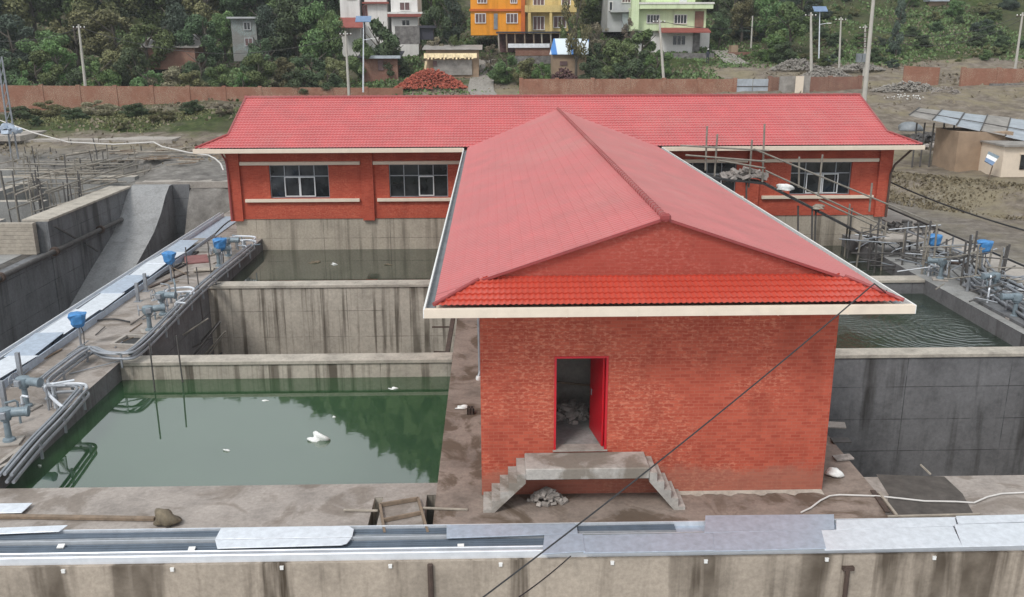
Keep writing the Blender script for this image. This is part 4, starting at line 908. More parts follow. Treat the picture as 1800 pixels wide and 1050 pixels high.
for i in range(24):
    y = float(rr.uniform(33, 47)); x = float(rr.uniform(20.0, 23.2)); L = float(rr.uniform(.8, 2.6)); a = float(rr.uniform(0, 3.1)); 
    o = MB().tube([(x, y, .04), (x+L*math.cos(a)*.5, y+L*math.sin(a), .04+float(rr.uniform(0,.4)))], .03, 5).build('rod', M[('darkpole','steel')[i % 2]], smooth=True)
    tag(o, ('dark', 'grey')[i % 2] + ' rod lying in the clutter of the right walkway', 'rod', ('dark rods', 'grey rods')[i % 2] + ' lying on the right walkway')

# fittings standing in the two valve groups of the left walkway and along the right one
def fittings(px, n, rx, ry, label, seed):
    r_ = np.random.default_rng(seed); c = P(*px, 0); r = root('pipe_fittings', c, label, 'pipe fittings')
    for i in range(n):
        x, y, h = c.x + r_.uniform(-rx, rx), c.y + r_.uniform(-ry, ry), r_.uniform(.35, .95); a = r_.uniform(0, 6.28); e = r_.uniform(.25, .7)
        m = M[('galv', 'steel', 'valve')[i % 3]]
        p = MB().tube([(x, y, 0), (x, y, h-.06), (x+.06*math.cos(a), y+.06*math.sin(a), h), (x+e*math.cos(a), y+e*math.sin(a), h)], .035, 7).build('elbow_pipe', m, r, smooth=True)
        MB().tube([(x, y, h*.45), (x, y, h*.45+.05)], .075, 8).build('flange', M['steel'], p, smooth=True)
    return r
fittings((300, 545), 10, .55, 1.6, 'tangle of grey elbow pipes inside the middle loop of the left walkway', 51)
fittings((422, 446), 9, .5, 1.5, 'tangle of pale elbow pipes inside the far loop by the hall', 52)
fittings((60, 735), 4, .5, .9, 'few grey elbow pipes between the two nearest valve actuators', 53)
fittings((1770, 535), 12, 1.0, 1.6, 'tangle of grey elbow pipes at the right end of the right walkway', 54)
fittings((1640, 485), 8, .8, 1.2, 'grey elbow pipes beside the white bent hose', 55)

tag(heap((2.0, 21.9, DZ0+.01), .55, .5, .35, M['debris'], 'rubble_heap', 70, .12, 71), 'grey rubble on the floor just inside the open red doorway', 'rubble')
tag(MB().bar((1.5, 22.3, 1.9), (3.2, 22.2, 1.75), .05).build('timber', M['wood'], bevel=.004), 'timber propped against the inner wall seen through the doorway', 'timber')
tag(MB().bar((1.5, 22.3, 1.16), (1.55, 22.35, 1.9), .06).bar((3.15, 22.15, 1.16), (3.2, 22.2, 1.76), .06).build('trestle', M['wood']), 'two props carrying the timber inside the doorway', 'prop')
for i in range(40):
    u = float(rr.uniform(1470, 1800)); p = P(u, 430 + (u-1470)*.36 + float(rr.uniform(-14, 30)), 0); L = float(rr.uniform(.8, 2.8)); a = float(rr.uniform(-.9, .9)); z = float(rr.uniform(.15, 1.5))
    o = MB().tube([(p.x, p.y, z), (p.x+L*math.cos(a), p.y+L*math.sin(a), z+float(rr.normal(0, .3)))], .032, 5).build('scaffold_pole', M[('darkpole','bamboo','steel')[i % 3]], smooth=True)
    tag(o, ('dark', 'brownish', 'grey')[i % 3] + ' slanting pole in the tangle of scaffolding on the right', 'pole', ('dark', 'brownish', 'grey')[i % 3] + ' slanting poles on the right')

# ================================================================ BOUNDARY WALLS, ROAD
def bwall(label, u0, u1, Y0, Y1, v0, v1, step=4.0, m='brickwall', pil=True):
    a, b_ = PY(u0, v0, Y0), PY(u1, v1, Y1); L = (b_ - a).length; n = max(1, round(L / step))
    r = root('boundary_wall', ((a.x+b_.x)/2, (a.y+b_.y)/2, G((a.x+b_.x)/2, (a.y+b_.y)/2)), label, 'wall')
    w_ = MB(); t = .24
    for i in range(n):
        p, q = a.lerp(b_, i/n), a.lerp(b_, (i+1)/n); g = min(G(p.x, p.y), G(q.x, q.y)) - .6; dn_ = Vector((-(b_-a).y, (b_-a).x, 0)).normalized()*t/2
        zt = max(p.z, q.z) - .0
        w_.add([p-dn_+Vector((0,0,g-p.z)), q-dn_+Vector((0,0,g-q.z)), q+dn_+Vector((0,0,g-q.z)), p+dn_+Vector((0,0,g-p.z)), p-dn_, q-dn_, q+dn_, p+dn_], [(0,3,2,1),(4,5,6,7),(0,1,5,4),(1,2,6,5),(2,3,7,6),(3,0,4,7)])
    w_.build('wall', M[m], r)
    if pil:
        ang = math.atan2((b_-a).y, (b_-a).x)
        for i in range(n+1):
            p = a.lerp(b_, i/n); g = G(p.x, p.y) - .6; o = MB().obox((p.x, p.y, (g + p.z + .12)/2), (.42, .38, p.z + .12 - g), ang).build('pillar', M[m], r)
    return r
bwall('long red brick boundary wall with pillars on the left, below the trees', -60, 705, 105, 108, 150, 155)
bwall('red brick boundary wall with pillars behind the middle of the long roof', 916, 1292, 103, 103, 139, 139)
bwall('short reddish boundary wall between the metal gate and the tall pole', 1354, 1512, 103, 104, 136, 135, m='brickold')
bwall('red brick boundary wall at the far right above the tin sheds', 1694, 1880, 104, 104, 120, 122)
bwall('broken stretch of brick wall left of the far right boundary wall', 1590, 1652, 106, 106, 116, 119, m='brickwall', pil=False)
bwall('pale stone footing below the far right boundary wall', 1740, 1880, 102.8, 102.8, 147, 148, m='stone', pil=False)
gt = root('metal_gate', PY(1322, 165, 103), 'grey sheet metal gate between two stretches of brick wall', 'gate')
for i, (u0, u1) in enumerate(((1294,1321),(1324,1353))):
    a, b_ = PY(u0, 139, 103), PY(u1, 170, 103); MB().box(a.x, b_.x, 102.9, 102.96, b_.z, a.z).build('leaf', M['tin'], gt)
    MB().box(a.x, b_.x, 102.84, 102.895, PY(u0,152,103).z-.06, PY(u0,152,103).z+.04).build('rail', M['darkpole'], gt)
p0, p1 = PY(1399, 134, 101), PY(1411, 160, 101)
tag(MB().box(p0.x, p1.x, 100.9, 101.0, G(p0.x,101)-.1, p0.z).build('door_panel', M['cream']), 'pale upright door panel leaning at the wall right of the gate', 'panel')
g = at(1395, 101.5); tag(MB().box(g.x-1.4, g.x+2.0, 101.6, 101.75, g.z-.3, g.z+1.7).build('sheet', M['rusttin']), 'brown sheet standing behind the pale door panel', 'sheet')
# gravel road through the gap, and path up to the green house
def strip(name, pts, w_, m, lift=.05):
    b = MB(); n = len(pts); vs = []
    for i, p in enumerate(pts):
        d = (pts[min(i+1, n-1)] - pts[max(i-1, 0)]); d.z = 0; d.normalize(); s_ = Vector((-d.y, d.x, 0)) * w_/2
        for k in (-1, -.5, 0, .5, 1):
            q = p + s_*k; vs.append((q.x, q.y, G(q.x, q.y) + lift))
    fs = [(i*5+k, i*5+k+1, (i+1)*5+k+1, (i+1)*5+k) for i in range(n-1) for k in range(4)]
    o = b.add(vs, fs).build(name, m, fixn=False); return struct(o)
def gpath(uy): return [at(u, y) for u, y in uy]
strip('dirt_road', gpath([(865,96),(860,100),(852,104),(845,108),(845,112),(848,116),(852,121),(856,126)]), 3.0, M['gravel'], .12)
strip('path', gpath([(1262,128),(1280,124),(1288,121),(1300,119)]), 2.6, M['gravel'], .15)
struct(MB().box(23.55, 25.6, 22, 58, -.3, .05).build('path', M['conc']))

# ================================================================ HOUSES
def wbox(m, a, b_, Y, d0, d1):                       # pixel rectangle on the plane y=Y, from Y-d0 to Y+d1
    p, q = PY(a[0], a[1], Y), PY(b_[0], b_[1], Y); m.box(min(p.x,q.x), max(p.x,q.x), Y-d0, Y+d1, min(p.z,q.z), max(p.z,q.z)); return m
def win(r, a, b_, Y, m='shutter', fm='plaster_white', bars=2):
    p, q = PY(a[0], a[1], Y), PY(b_[0], b_[1], Y); x0, x1, z0, z1 = p.x, q.x, q.z, p.z; t = .1; f = MB()
    f.box(x0-t,x1+t,Y-.1,Y-.004,z1,z1+t); f.box(x0-t,x1+t,Y-.14,Y-.004,z0-t,z0); f.box(x0-t,x0,Y-.1,Y-.004,z0,z1); f.box(x1,x1+t,Y-.1,Y-.004,z0,z1)
    for k in range(1, bars+1):
        x = x0+(x1-x0)*k/(bars+1); f.box(x-.04,x+.04,Y-.09,Y-.055,z0,z1)
    o = f.build('window', M[fm], r); MB().box(x0,x1,Y-.05,Y-.003,z0,z1).build('pane', M[m], o)
def part(r, name, m, rects, Y, d0, d1):
    b = MB()
    for a, b_ in rects: wbox(b, a, b_, Y, d0, d1)
    return b.build(name, M[m], r)
HYs = 130
def hroot(u, v, Y, lab, name='house'): return root(name, PY(u, v, Y), lab, 'house')
h = hroot(662, 90, HYs, 'white house with dark red trim standing left of the orange house')
part(h, 'wall', 'plaster_white', [((594,-60),(637,120))], HYs-.0, 0, 8); part(h, 'wall', 'plaster_white', [((637.4,-60),(684,120))], HYs+.8, 0, 7); part(h, 'wall', 'plaster_white', [((684.4,-60),(737,120))], HYs-1.0, 0, 8)
part(h, 'roof_slab', 'redband', [((637.4,4),(684,7))], HYs+.8, .7, 0); part(h, 'balcony_band', 'redband', [((682,25),(746,30))], HYs-1, .9, 0); part(h, 'balcony_band', 'plaster_white', [((682,21.5),(747,24.8))], HYs-1, .9, 0)
pr_ = [PY(594,31,HYs), PY(636,31,HYs), PY(640,48,HYs-2), PY(592,48,HYs-2)]
MB().add([p[:] for p in pr_] + [(p.x,p.y,p.z-.12) for p in pr_], [(0,1,2,3),(7,6,5,4),(0,4,5,1),(1,5,6,2),(2,6,7,3),(3,7,4,0)]).build('porch_roof', M['redband'], h)
win(h, (638.5,11), (645,31), HYs+.8, 'glass', 'redband', 1); win(h, (703,5), (720,18), HYs-1, 'shutter', 'plaster_white', 1); win(h, (707,36), (720,45), HYs-1, 'glass', 'plaster_white', 1); win(h, (610,-20), (625,-2), HYs, 'glass', 'redband', 1)
h = hroot(872, 60, HYs-2, 'bright orange house with brown shutters')
part(h, 'wall', 'plaster_orange', [((826,-60),(920,62))], HYs-2, 0, 9); part(h, 'band', 'orangeband', [((825,16),(922,20))], HYs-2, .25, 0); part(h, 'corner_pillar', 'orangeband', [((916,-60),(923,62))], HYs-2.3, .2, .25)
for a, b_ in (((840,-8),(855,5)), ((898,-8),(908,5)), ((836,25),(853,40)), ((891,25),(909,40))): win(h, a, b_, HYs-2)
MB().box(PY(868,24,126).x, PY(875,52,126).x, 127.9, 127.997, PY(868,52,128).z, PY(868,24,128).z).build('door', M['gutterin'], h)
h = hroot(966, 58, HYs-2, 'tan yellow house adjoining the orange house')
part(h, 'wall', 'plaster_yellow', [((924,-60),(1010,62))], HYs-1.5, 0, 9); part(h, 'balcony', 'plaster_yellow', [((922,10),(1012,22))], HYs-1.5, 1.2, 0); part(h, 'pillar', 'plaster_yellow', [((928,22.5),(933,60))], HYs-2.6, .2, .25); part(h, 'pillar', 'plaster_yellow', [((966,22.5),(970,60))], HYs-2.6, .2, .25)
for a, b_ in (((938,-12),(956,9)), ((988,-12),(1002,8)), ((938,30),(956,52)), ((974,30),(994,48))): win(h, a, b_, HYs-1.5)
h = hroot(1180, 92, HYs-4, 'pale green two storey house with a dark red canopy on the right')
YG = 126.0
part(h, 'wall', 'plaster_green', [((1118,12),(1240,54))], YG, 0, 9); part(h, 'wall', 'plaster_white', [((1122,54.3),(1222,96))], YG+.6, 0, 8); part(h, 'upper_storey', 'plaster_green', [((1138,-60),(1222,4))], YG+3, 0, 5); win(h, (1196,-14), (1206,3), YG+3, 'frame', 'plaster_white', 1)
part(h, 'balcony', 'plaster_green', [((1122,8),(1250,16))], YG, 1.2, -.004); part(h, 'balcony_slab', 'plaster_white', [((1121,5),(1252,7.8))], YG, 1.3, -.004)
p_ = [PY(1160,49,YG-.003), PY(1244,49,YG-.003), PY(1250,56,YG-1.8), PY(1158,56,YG-1.8)]
MB().add([p[:] for p in p_] + [(p.x,p.y,p.z-.15) for p in p_], [(0,1,2,3),(7,6,5,4),(0,4,5,1),(1,5,6,2),(2,6,7,3),(3,7,4,0)]).build('canopy', M['redband'], h)
for a, b_ in (((1138,27),(1158,40)), ((1186,27),(1206,41))): win(h, a, b_, YG, 'glass', 'plaster_white', 3)
win(h, (1183,63), (1204,79), YG+.6, 'glass', 'plaster_white', 2)
part(h, 'brick_column', 'brickold', [((1222,20),(1236,48))], YG-.004, .1, -.0); part(h, 'brick_column', 'stone', [((1219,58),(1229,92))], YG+.5, .1, .4); part(h, 'porch_wall', 'plaster_white', [((1224,56),(1246,92))], YG+3, 0, 3)
part(h, 'lower_wing', 'plaster_green', [((1110,0),(1121,52))], YG-.6, .6, .5)
h = hroot(1092, 50, 134, 'grey house with a corrugated screen half hidden behind trees')
part(h, 'wall', 'plaster_grey', [((1070,-60),(1116,56))], 133, 0, 8); part(h, 'screen', 'tin', [((1094,24),(1112,52))], 132.7, .1, 0); part(h, 'slab', 'plaster_grey', [((1072,18),(1118,22))], 133, 1.0, 0); win(h, (1071.5,4), (1076,18), 133, 'glass', 'plaster_white', 0); win(h, (1094,-6), (1108,4), 133, 'shutter', 'plaster_white', 2)
h = hroot(428, 95, 124, 'unfinished grey block house among the trees on the left')
part(h, 'wall', 'block', [((405,32),(455,108))], 124, 0, 7); part(h, 'roof_slab', 'plaster_grey', [((400,30),(456,33))], 124, .6, 0)
win(h, (429,40), (440,52), 124, 'glass', 'plaster_grey', 1); win(h, (431,68), (444,80), 124, 'shutter', 'plaster_grey', 1)
h = hroot(1648, 5, 150, 'small white house high on the right hillside'); part(h, 'wall', 'mud', [((1634,3),(1662,24))], 150, 0, 5); part(h, 'roof', 'tin', [((1632,-6),(1666,2.8))], 150, .6, 5)

# sheds
def shed(label, u0, u1, vt, vb, Y, wm, rm, d=4.0, over=.4, slope=.5, name='shed', roof_v=None):
    r = hroot((u0+u1)/2, vb, Y, label, name); r['category'] = 'shed'
    part(r, 'wall', wm, [((u0, vt), (u1, vb+10))], Y, 0, d)
    a, b_ = PY(u0, vt, Y), PY(u1, vt, Y)
    MB().add([(a.x-over, Y-over, a.z), (b_.x+over, Y-over, b_.z), (b_.x+over, Y+d+over, b_.z+slope), (a.x-over, Y+d+over, a.z+slope),
              (a.x-over, Y-over, a.z+.08), (b_.x+over, Y-over, b_.z+.08), (b_.x+over, Y+d+over, b_.z+slope+.08), (a.x-over, Y+d+over, a.z+slope+.08)],
             [(0,3,2,1),(4,5,6,7),(0,1,5,4),(1,2,6,5),(2,3,7,6),(3,0,4,7)]).build('roof', M[rm], r)
    return r
s1 = shed('old tin roofed shed half buried in the left trees', 254, 345, 84, 112, 122, 'brickold', 'rusttin', slope=1.6)
s2 = shed('low brick shed with a dark roof and bright front sheet', 634, 700, 102, 138, 116, 'brickold', 'darkroof', slope=.7)
part(s2, 'eave_sheet', 'tin', [((645,98),(704,103))], 115.4, .2, .1); part(s2, 'door', 'shutter', [((664,106),(675,124))], 115.95, .06, 0)
s3 = shed('long mud hut with a cream tarpaulin hung along its front', 748, 842, 88, 134, 116, 'mud', 'rusttin', slope=.5)
part(s3, 'tin_front', 'rusttin', [((762,106),(830,132))], 115.9, .08, -.01); part(s3, 'window', 'shutter', [((761,107),(768,116))], 115.75, .06, 0)
tp = MB(); n = 30
for i in range(n):
    x0 = PY(745+i*3.1, 96, 115.4).x; x1 = PY(745+(i+1)*3.1, 96, 115.4).x; j0 = .08*math.sin(i*1.9); j1 = .08*math.sin((i+1)*1.9); zt = PY(745, 94, 115.4).z; zb = PY(745, 103, 115.4).z + .12*math.sin(i*2.7)
    tp.add([(x0, 115.6, zt), (x1, 115.6, zt), (x1, 115.1+j1, zb), (x0, 115.1+j0, zb)], [(0,1,2,3)])
tp.build('tarpaulin', M['tarpcream'], s3); MB().bar(PY(749,108,115.3), PY(746,130,115.3), .25).build('tarpaulin_tail', M['tarpcream'], s3)
s4 = hroot(1000, 122, 114, 'small hut roofed with a white and blue striped tarpaulin', 'hut'); s4['category'] = 'hut'
part(s4, 'wall', 'mud', [((972,94),(1030,138))], 114, 0, 4)
q = [PY(966,95,113.6), PY(1034,95,113.6), PY(1035,68,118.5), PY(973,68,118.5)]
MB().add([p[:] for p in q] + [(p.x,p.y,p.z-.1) for p in q], [(0,1,2,3),(7,6,5,4),(0,4,5,1),(1,5,6,2),(2,6,7,3),(3,7,4,0)]).build('tarpaulin_roof', M['tarpblue'], s4)
part(s4, 'window', 'shutter', [((984,108),(997,115))], 113.95, .06, 0)
s5 = hroot(935, 90, 124, 'ramshackle open shed with posts below the orange house', 'shed'); s5['category'] = 'shed'
MB().box(PY(872,60,124).x, PY(1000,60,124).x, 122.5, 126, PY(872,59,124).z, PY(872,56,124).z).build('roof', M['darkroof'], s5)
part(s5, 'back_wall', 'darkpile', [((876,59.5),(998,92))], 125.5, 0, .3)
for u in (876, 890, 905, 922, 938, 952, 968, 984): MB().tube([PY(u, 59.5, 122.8), PY(u+1.5, 92, 122.8)], .11, 6).build('post', M['wood' if u % 4 else 'paleWood'], s5)
part(s5, 'hanging_cloth', 'tarpwhite', [((893,77),(966,84))], 122.4, .15, 0); part(s5, 'low_wall', 'brickold', [((906,84.5),(968,98))], 122.6, .1, .2)
o = MB(); wbox(o, (694,46), (738,78), 121.5, 0, 1); tag(o.build('stone_wall', M['stone']), 'dark rubble stone wall below the white house', 'wall')
o = MB(); wbox(o, (738,50), (762,70), 122, 0, 2); wbox(o, (734,45), (766,49.8), 122, .4, 2.4); tag(o.build('lean_to', M['darkroof']), 'dark lean-to beside the rubble stone wall', 'shed')
o = MB(); wbox(o, (1168,94), (1254,118), 123.6, 0, .8); tag(o.build('retaining_wall', M['stone']), 'stone retaining wall below the pale green house', 'wall')
o = MB(); wbox(o, (1280,92), (1322,108), 126, 0, .4); tag(o.build('stone_wall', M['brickold']), 'brown wall beside the path right of the green house', 'wall')
o = MB(); wbox(o, (1286,80), (1297,92), 126, 0, 1.5); tag(o.build('brick_stack', M['mud']), 'small tan stack on the brown wall by the path', 'bricks')
o = MB(); wbox(o, (905,99), (972,112), 119, 0, .5); tag(o.build('retaining_wall', M['stone']), 'low stone wall left of the striped tarpaulin hut', 'wall')
g = at(757, 111); tag(heap(g, 4.3, 2.0, 2.3, M['brickpile'], 'brick_pile', 1500, .14, 41), 'large heap of broken red bricks in front of the mud hut', 'brick pile')
g = at(992, 109); tag(heap(g, 2.3, 1.5, 2.4, M['darkpile'], 'earth_pile', 600, .16, 42), 'dark maroon heap in front of the striped tarpaulin hut', 'heap')
for i, (u, y, rx, h_, lb) in enumerate(((1452, 112, 3.2, 1.3, 'grey gravel heap beside the solar street lamp on the right'), (1400, 116, 3.4, 1.4, 'pale rubble heap behind the gate'), (1600, 101, 4.2, 1.1, 'heap of stones and litter right of the tall pole'), (1512, 115, 3.0, .9, 'brownish heap behind the tall pole'))):
    tag(heap(at(u, y), rx, 1.6, h_, M['gravel'], 'gravel_heap', 700, .13, 50+i), lb, 'heap', 'heaps of rubble behind the boundary wall')
g = at(1668, 98); tag(heap(g, 1.6, .8, .8, M['debris'], 'litter_pile', 70, .10, 60), 'pale litter on the dirt slope above the tin shed', 'litter')
g = at(1598, 96); tag(heap(g, 2.4, 1.6, .5, M['bag'], 'litter_pile', 45, .07, 61), 'scattered white litter on the dirt slope right of the tall pole', 'litter')
# right hand sheds
s6 = hroot(1700, 260, 69, 'long open shed roofed with pale tin sheets on the right', 'shed'); s6['category'] = 'shed'
roofq = [PY(1598,203,67.2), PY(1900,268,63.5), PY(1900,222,69.5), PY(1616,190,72)]
for i in range(7):
    a0, a1 = i/7, (i+1)/7 - .006; dz = Vector((0, 0, .05*(i % 2)))
    q = [roofq[0].lerp(roofq[1], a0)+dz, roofq[0].lerp(roofq[1], a1)+dz, roofq[3].lerp(roofq[2], a1)+dz, roofq[3].lerp(roofq[2], a0)+dz]
    MB().add([p[:] for p in q] + [(p.x,p.y,p.z-.05) for p in q], [(0,1,2,3),(7,6,5,4),(0,4,5,1),(1,5,6,2),(2,6,7,3),(3,7,4,0)]).build('roof_sheet', M['tin' if i % 3 else 'rusttin'], s6)
    MB().bar(q[0] + Vector((0,0,.04)), q[3] + Vector((0,0,.04)), .08, .06).build('batten', M['darkpole'], s6)
MB().bar(roofq[0].lerp(roofq[3], .4) + Vector((0,0,.09)), roofq[1].lerp(roofq[2], .4) + Vector((0,0,.12)), .09, .06).build('batten', M['darkpole'], s6)
for u in (1612, 1626, 1642, 1660, 1678):
    p = PY(u, 216, 68); MB().tube([(p.x, 68, G(p.x, 68)-.1), (p.x, 68, p.z)], .06, 6).build('post', M['darkpole'], s6)
p0, p1 = PY(1686, 232, 65.5), PY(1772, 300, 65.5); MB().box(p0.x, p1.x, 65.5, 69, G(p0.x, 65)-.4, p0.z-.02).build('wall', M['mud'], s6)
s7 = hroot(1800, 315, 62.5, 'cream plastered hut with a dark window at the far right', 'hut'); s7['category'] = 'hut'
p0 = PY(1766, 258, 62.5); MB().box(p0.x, p0.x+6, 62.5, 66, G(p0.x, 62.5)-.5, p0.z).build('wall', M['cream'], s7)
MB().box(p0.x-.15, p0.x+6.2, 62.2, 66.2, p0.z, p0.z+.12).build('roof', M['rusttin'], s7); pw0, pw1 = PY(1795, 272, 62.5), PY(1812, 298, 62.5); w0 = MB().box(pw0.x, pw1.x, 62.44, 62.497, pw1.z, pw0.z).build('window', M['glass'], s7)
MB().box(pw0.x-.08, pw1.x+.08, 62.40, 62.498, pw0.z, pw0.z+.08).build('lintel', M['cream'], w0)
sp = root('tilted_panel', PY(1740, 285, 61.5), 'tilted white and green sheet leaning in front of the mud brick wall', 'panel')
q = [PY(1731,283,61.5), PY(1745,291,61.2), PY(1757,275,62.2), PY(1738,266,62.6)]
for (k0, k1, m_) in ((0, .35, 'solar'), (.35, .7, 'white'), (.7, 1, 'valve')):
    c4 = [q[0].lerp(q[3], k0), q[1].lerp(q[2], k0), q[1].lerp(q[2], k1), q[0].lerp(q[3], k1)]
    MB().add([p[:] for p in c4] + [(p.x,p.y+.05,p.z-.05) for p in c4], [(0,1,2,3),(7,6,5,4),(0,4,5,1),(1,5,6,2),(2,6,7,3),(3,7,4,0)]).build('sheet', M[m_], sp)
MB().bar(q[1], q[1] + Vector((0, .3, -1.0)), .06).build('leg', M['wood'], sp)
tag(heap(PG(1628, 252, 60, 80), 2.2, 1.4, .9, M['darkpole'], 'scrap_pile', 90, .28, 63), 'dark scrap heaped under the open end of the tin shed', 'scrap')
tag(heap(PG(1655, 262, 60, 80), 1.8, .9, .7, M['debris'], 'scrap_pile', 60, .2, 64), 'pale scrap in front of the posts of the tin shed', 'scrap')
tag(blob(PG(1598, 238, 60, 80) + Vector((0,0,.5)), 1.0, .7, M['gutterin'], 'tarpaulin_bundle', 65, rough=.3), 'grey covered bundle behind the right end of the long roof', 'bundle')

# ================================================================ POLES AND LAMPS
def pole(label, top, bot, Y, r=.14, arms=True, m='polec', name='utility_pole'):
    a, b_ = PY(*bot, Y), PY(*top, Y); o = root(name, a, label, 'pole')
    MB().tube([a - Vector((0,0,1.2)), a, b_], [r*1.25, r*1.2, r*.75], 10).build('shaft', M[m], o, smooth=True)
    if arms:
        MB().bar(b_ + Vector((-.7,0,-.4)), b_ + Vector((.7,0,-.4)), .09).build('crossarm', M['rust'], o)
        for k_ in (-.6, -.2, .2, .6): MB().lathe([(.05,0),(.07,.06),(.04,.16)], b_ + Vector((k_,0,-.36)), 6).build('insulator', M['white'], o)
    return o
pole('leaning pale concrete pole in front of the left trees', (138,43), (151,160), 106.5)
pole('pale concrete pole beside the low brick shed', (607,55), (613,160), 107.5)
pole('pale pole leaning in front of the green house', (1159,33), (1167,146), 103.5)
pole('pale pole left of the solar street lamp on the right', (1425.5,22), (1426,128), 112, .16)
pole('thin pole right of the solar street lamp on the right', (1478.5,30), (1475,116), 116, .11)
pole('tall white pole rising at the right end of the long roof', (1538,-30), (1519,176), 80, .17, False)
pole('pale pole above the far right boundary wall', (1798,22), (1784,124), 106, .13)
pole('slim pale trunk-like pole before the right wood', (1323,28), (1320,86), 128, .11, False)
tp_ = pole('transformer pole carrying grey boxes behind the tall white pole', (1521,44), (1520,116), 112, .13, True)
a = PY(1521, 100, 111.6)
for du in (-8, 1): c = PY(1518+du, 102, 111.6); MB().box(c.x-.28, c.x+.28, 111.4, 111.9, c.z-.5, c.z+.5).build('meter_box', M['gutterin'], tp_)
for k_ in range(4): c = PY(1519, 58+k_*9, 111.7); MB().bar(c + Vector((-.8,0,0)), c + Vector((.5,0,.1)), .1).build('bracket', M['rust'], tp_)
def solar(label, u, vt, vb, Y):
    a, b_ = PY(u, vb, Y), PY(u+1, vt, Y); o = root('solar_lamp', a, label, 'street lamp')
    MB().tube([a - Vector((0,0,.6)), b_], [.10, .06], 8).build('post', M['galv'], o, smooth=True)
    MB().obox(b_ + Vector((0,-.1,.25)), (1.7, 1.1, .06), 0, R(35)).build('solar_panel', M['solar'], o)
    q = a.lerp(b_, .72); MB().bar(q, q + Vector((.9,-.2,.15)), .06).build('arm', M['galv'], o); MB().obox(q + Vector((1.1,-.2,.14)), (.5,.25,.1)).build('lamp_head', M['white'], o)
solar('solar street lamp in front of the white house', 638, 38, 153, 106)
solar('solar street lamp beside the gravel heap on the right', 1440, 20, 102, 117)
hang(PY(139,48,106.5), PY(608,62,107.5), 2.4, .03, 'sagging wire between the two left concrete poles')
hang(PY(1160,37,103.5), PY(1425,25,112), 1.2, .03, 'wire from the leaning middle pole to the pole by the gravel heap')
hang(PY(1521,48,112), PY(1797,27,106), 1.6, .03, 'upper wire running right from the transformer pole')
hang(PY(1521,56,112), PY(1797,34,106), 2.2, .03, 'lower wire running right from the transformer pole')
hang(PY(-80,62,106), PY(139,50,106.5), 1.0, .03, 'wire leaving the left concrete pole toward the left edge')

# person standing on the grass by the path
pg = at(1243, 120)
pe = root('person', pg, 'person in dark clothes and pale cap standing on the grass below the green house', 'person')
vs_ = [(0,0,.92),(0,0,1.15),(0,0,1.42),(0,0,1.52),(0,-.02,1.68),(-.1,0,.88),(-.12,-.02,.48),(-.13,0,.06),(-.13,-.14,.03),(.1,0,.88),(.13,.03,.48),(.15,.05,.06),(.15,-.09,.03),(-.2,0,1.38),(-.27,-.03,1.1),(-.24,-.12,.86),(.2,0,1.38),(.28,-.02,1.1),(.26,-.12,.86)]
es_ = [(0,1),(1,2),(2,3),(3,4),(0,5),(5,6),(6,7),(7,8),(0,9),(9,10),(10,11),(11,12),(2,13),(13,14),(14,15),(2,16),(16,17),(17,18)]
rd = [.16,.16,.16,.065,.1,.1,.075,.05,.04,.1,.075,.05,.04,.075,.05,.035,.075,.05,.035]
me = bpy.data.meshes.new('body'); me.from_pydata(vs_, es_, []); me.materials.append(M['cloth']); bo = bpy.data.objects.new('body', me); COL.objects.link(bo); bo.parent = pe
bo.modifiers.new('skin', 'SKIN'); bo.modifiers.new('sub', 'SUBSURF').render_levels = 1
for i, sv_ in enumerate(me.skin_vertices[0].data): sv_.radius = (rd[i], rd[i]*.8); sv_.use_root = (i == 0)
MB().lathe([(.12,0),(.12,.06),(.06,.12)], (pg.x, pg.y-.02, pg.z+1.72), 10).build('cap', M['white'], pe, smooth=True)

# ================================================================ TREES
def leaf_cloud(seed, clumps, n, size, flat=.5):
    r_ = np.random.default_rng(seed); cl = np.array(clumps, float); wt = cl[:, 3]**2; wt /= wt.sum()
    k_ = r_.choice(len(cl), n, p=wt); d = r_.normal(size=(n, 3)); d /= np.linalg.norm(d, axis=1)[:, None]
    rad = cl[k_, 3] * r_.uniform(.45, 1.05, n)**.6; c = cl[k_, :3] + d * rad[:, None] * np.array([1, 1, .85])
    nn = d + r_.normal(0, .7, (n, 3)); nn[:, 2] += flat; nn /= np.linalg.norm(nn, axis=1)[:, None]
    t = np.cross(nn, r_.normal(size=(n, 3))); t /= np.linalg.norm(t, axis=1)[:, None] + 1e-9; b_ = np.cross(nn, t)
    s_ = size * r_.uniform(.6, 1.4, n)[:, None]
    v = np.stack([c - t*s_*.9, c - b_*s_*.45 + nn*s_*.1, c + t*s_, c + b_*s_*.45 + nn*s_*.1], 1)
    return v.reshape(-1, 3), np.arange(4*n).reshape(-1, 4)
def clumps(seed, n, rx, z0, z1, r0, r1, prof=lambda t: 1):
    r_ = np.random.default_rng(seed); out = []
    for i in range(n):
        t = (i + r_.uniform(0, 1)) / n; a = r_.uniform(0, 6.28); q = rx * prof(t) * math.sqrt(r_.uniform(.05, 1))
        out.append((q*math.cos(a), q*math.sin(a), z0 + (z1-z0)*t, r_.uniform(r0, r1)))
    return out
rnd = lambda t: math.sqrt(max(.1, 1 - (2*t-.9)**2))
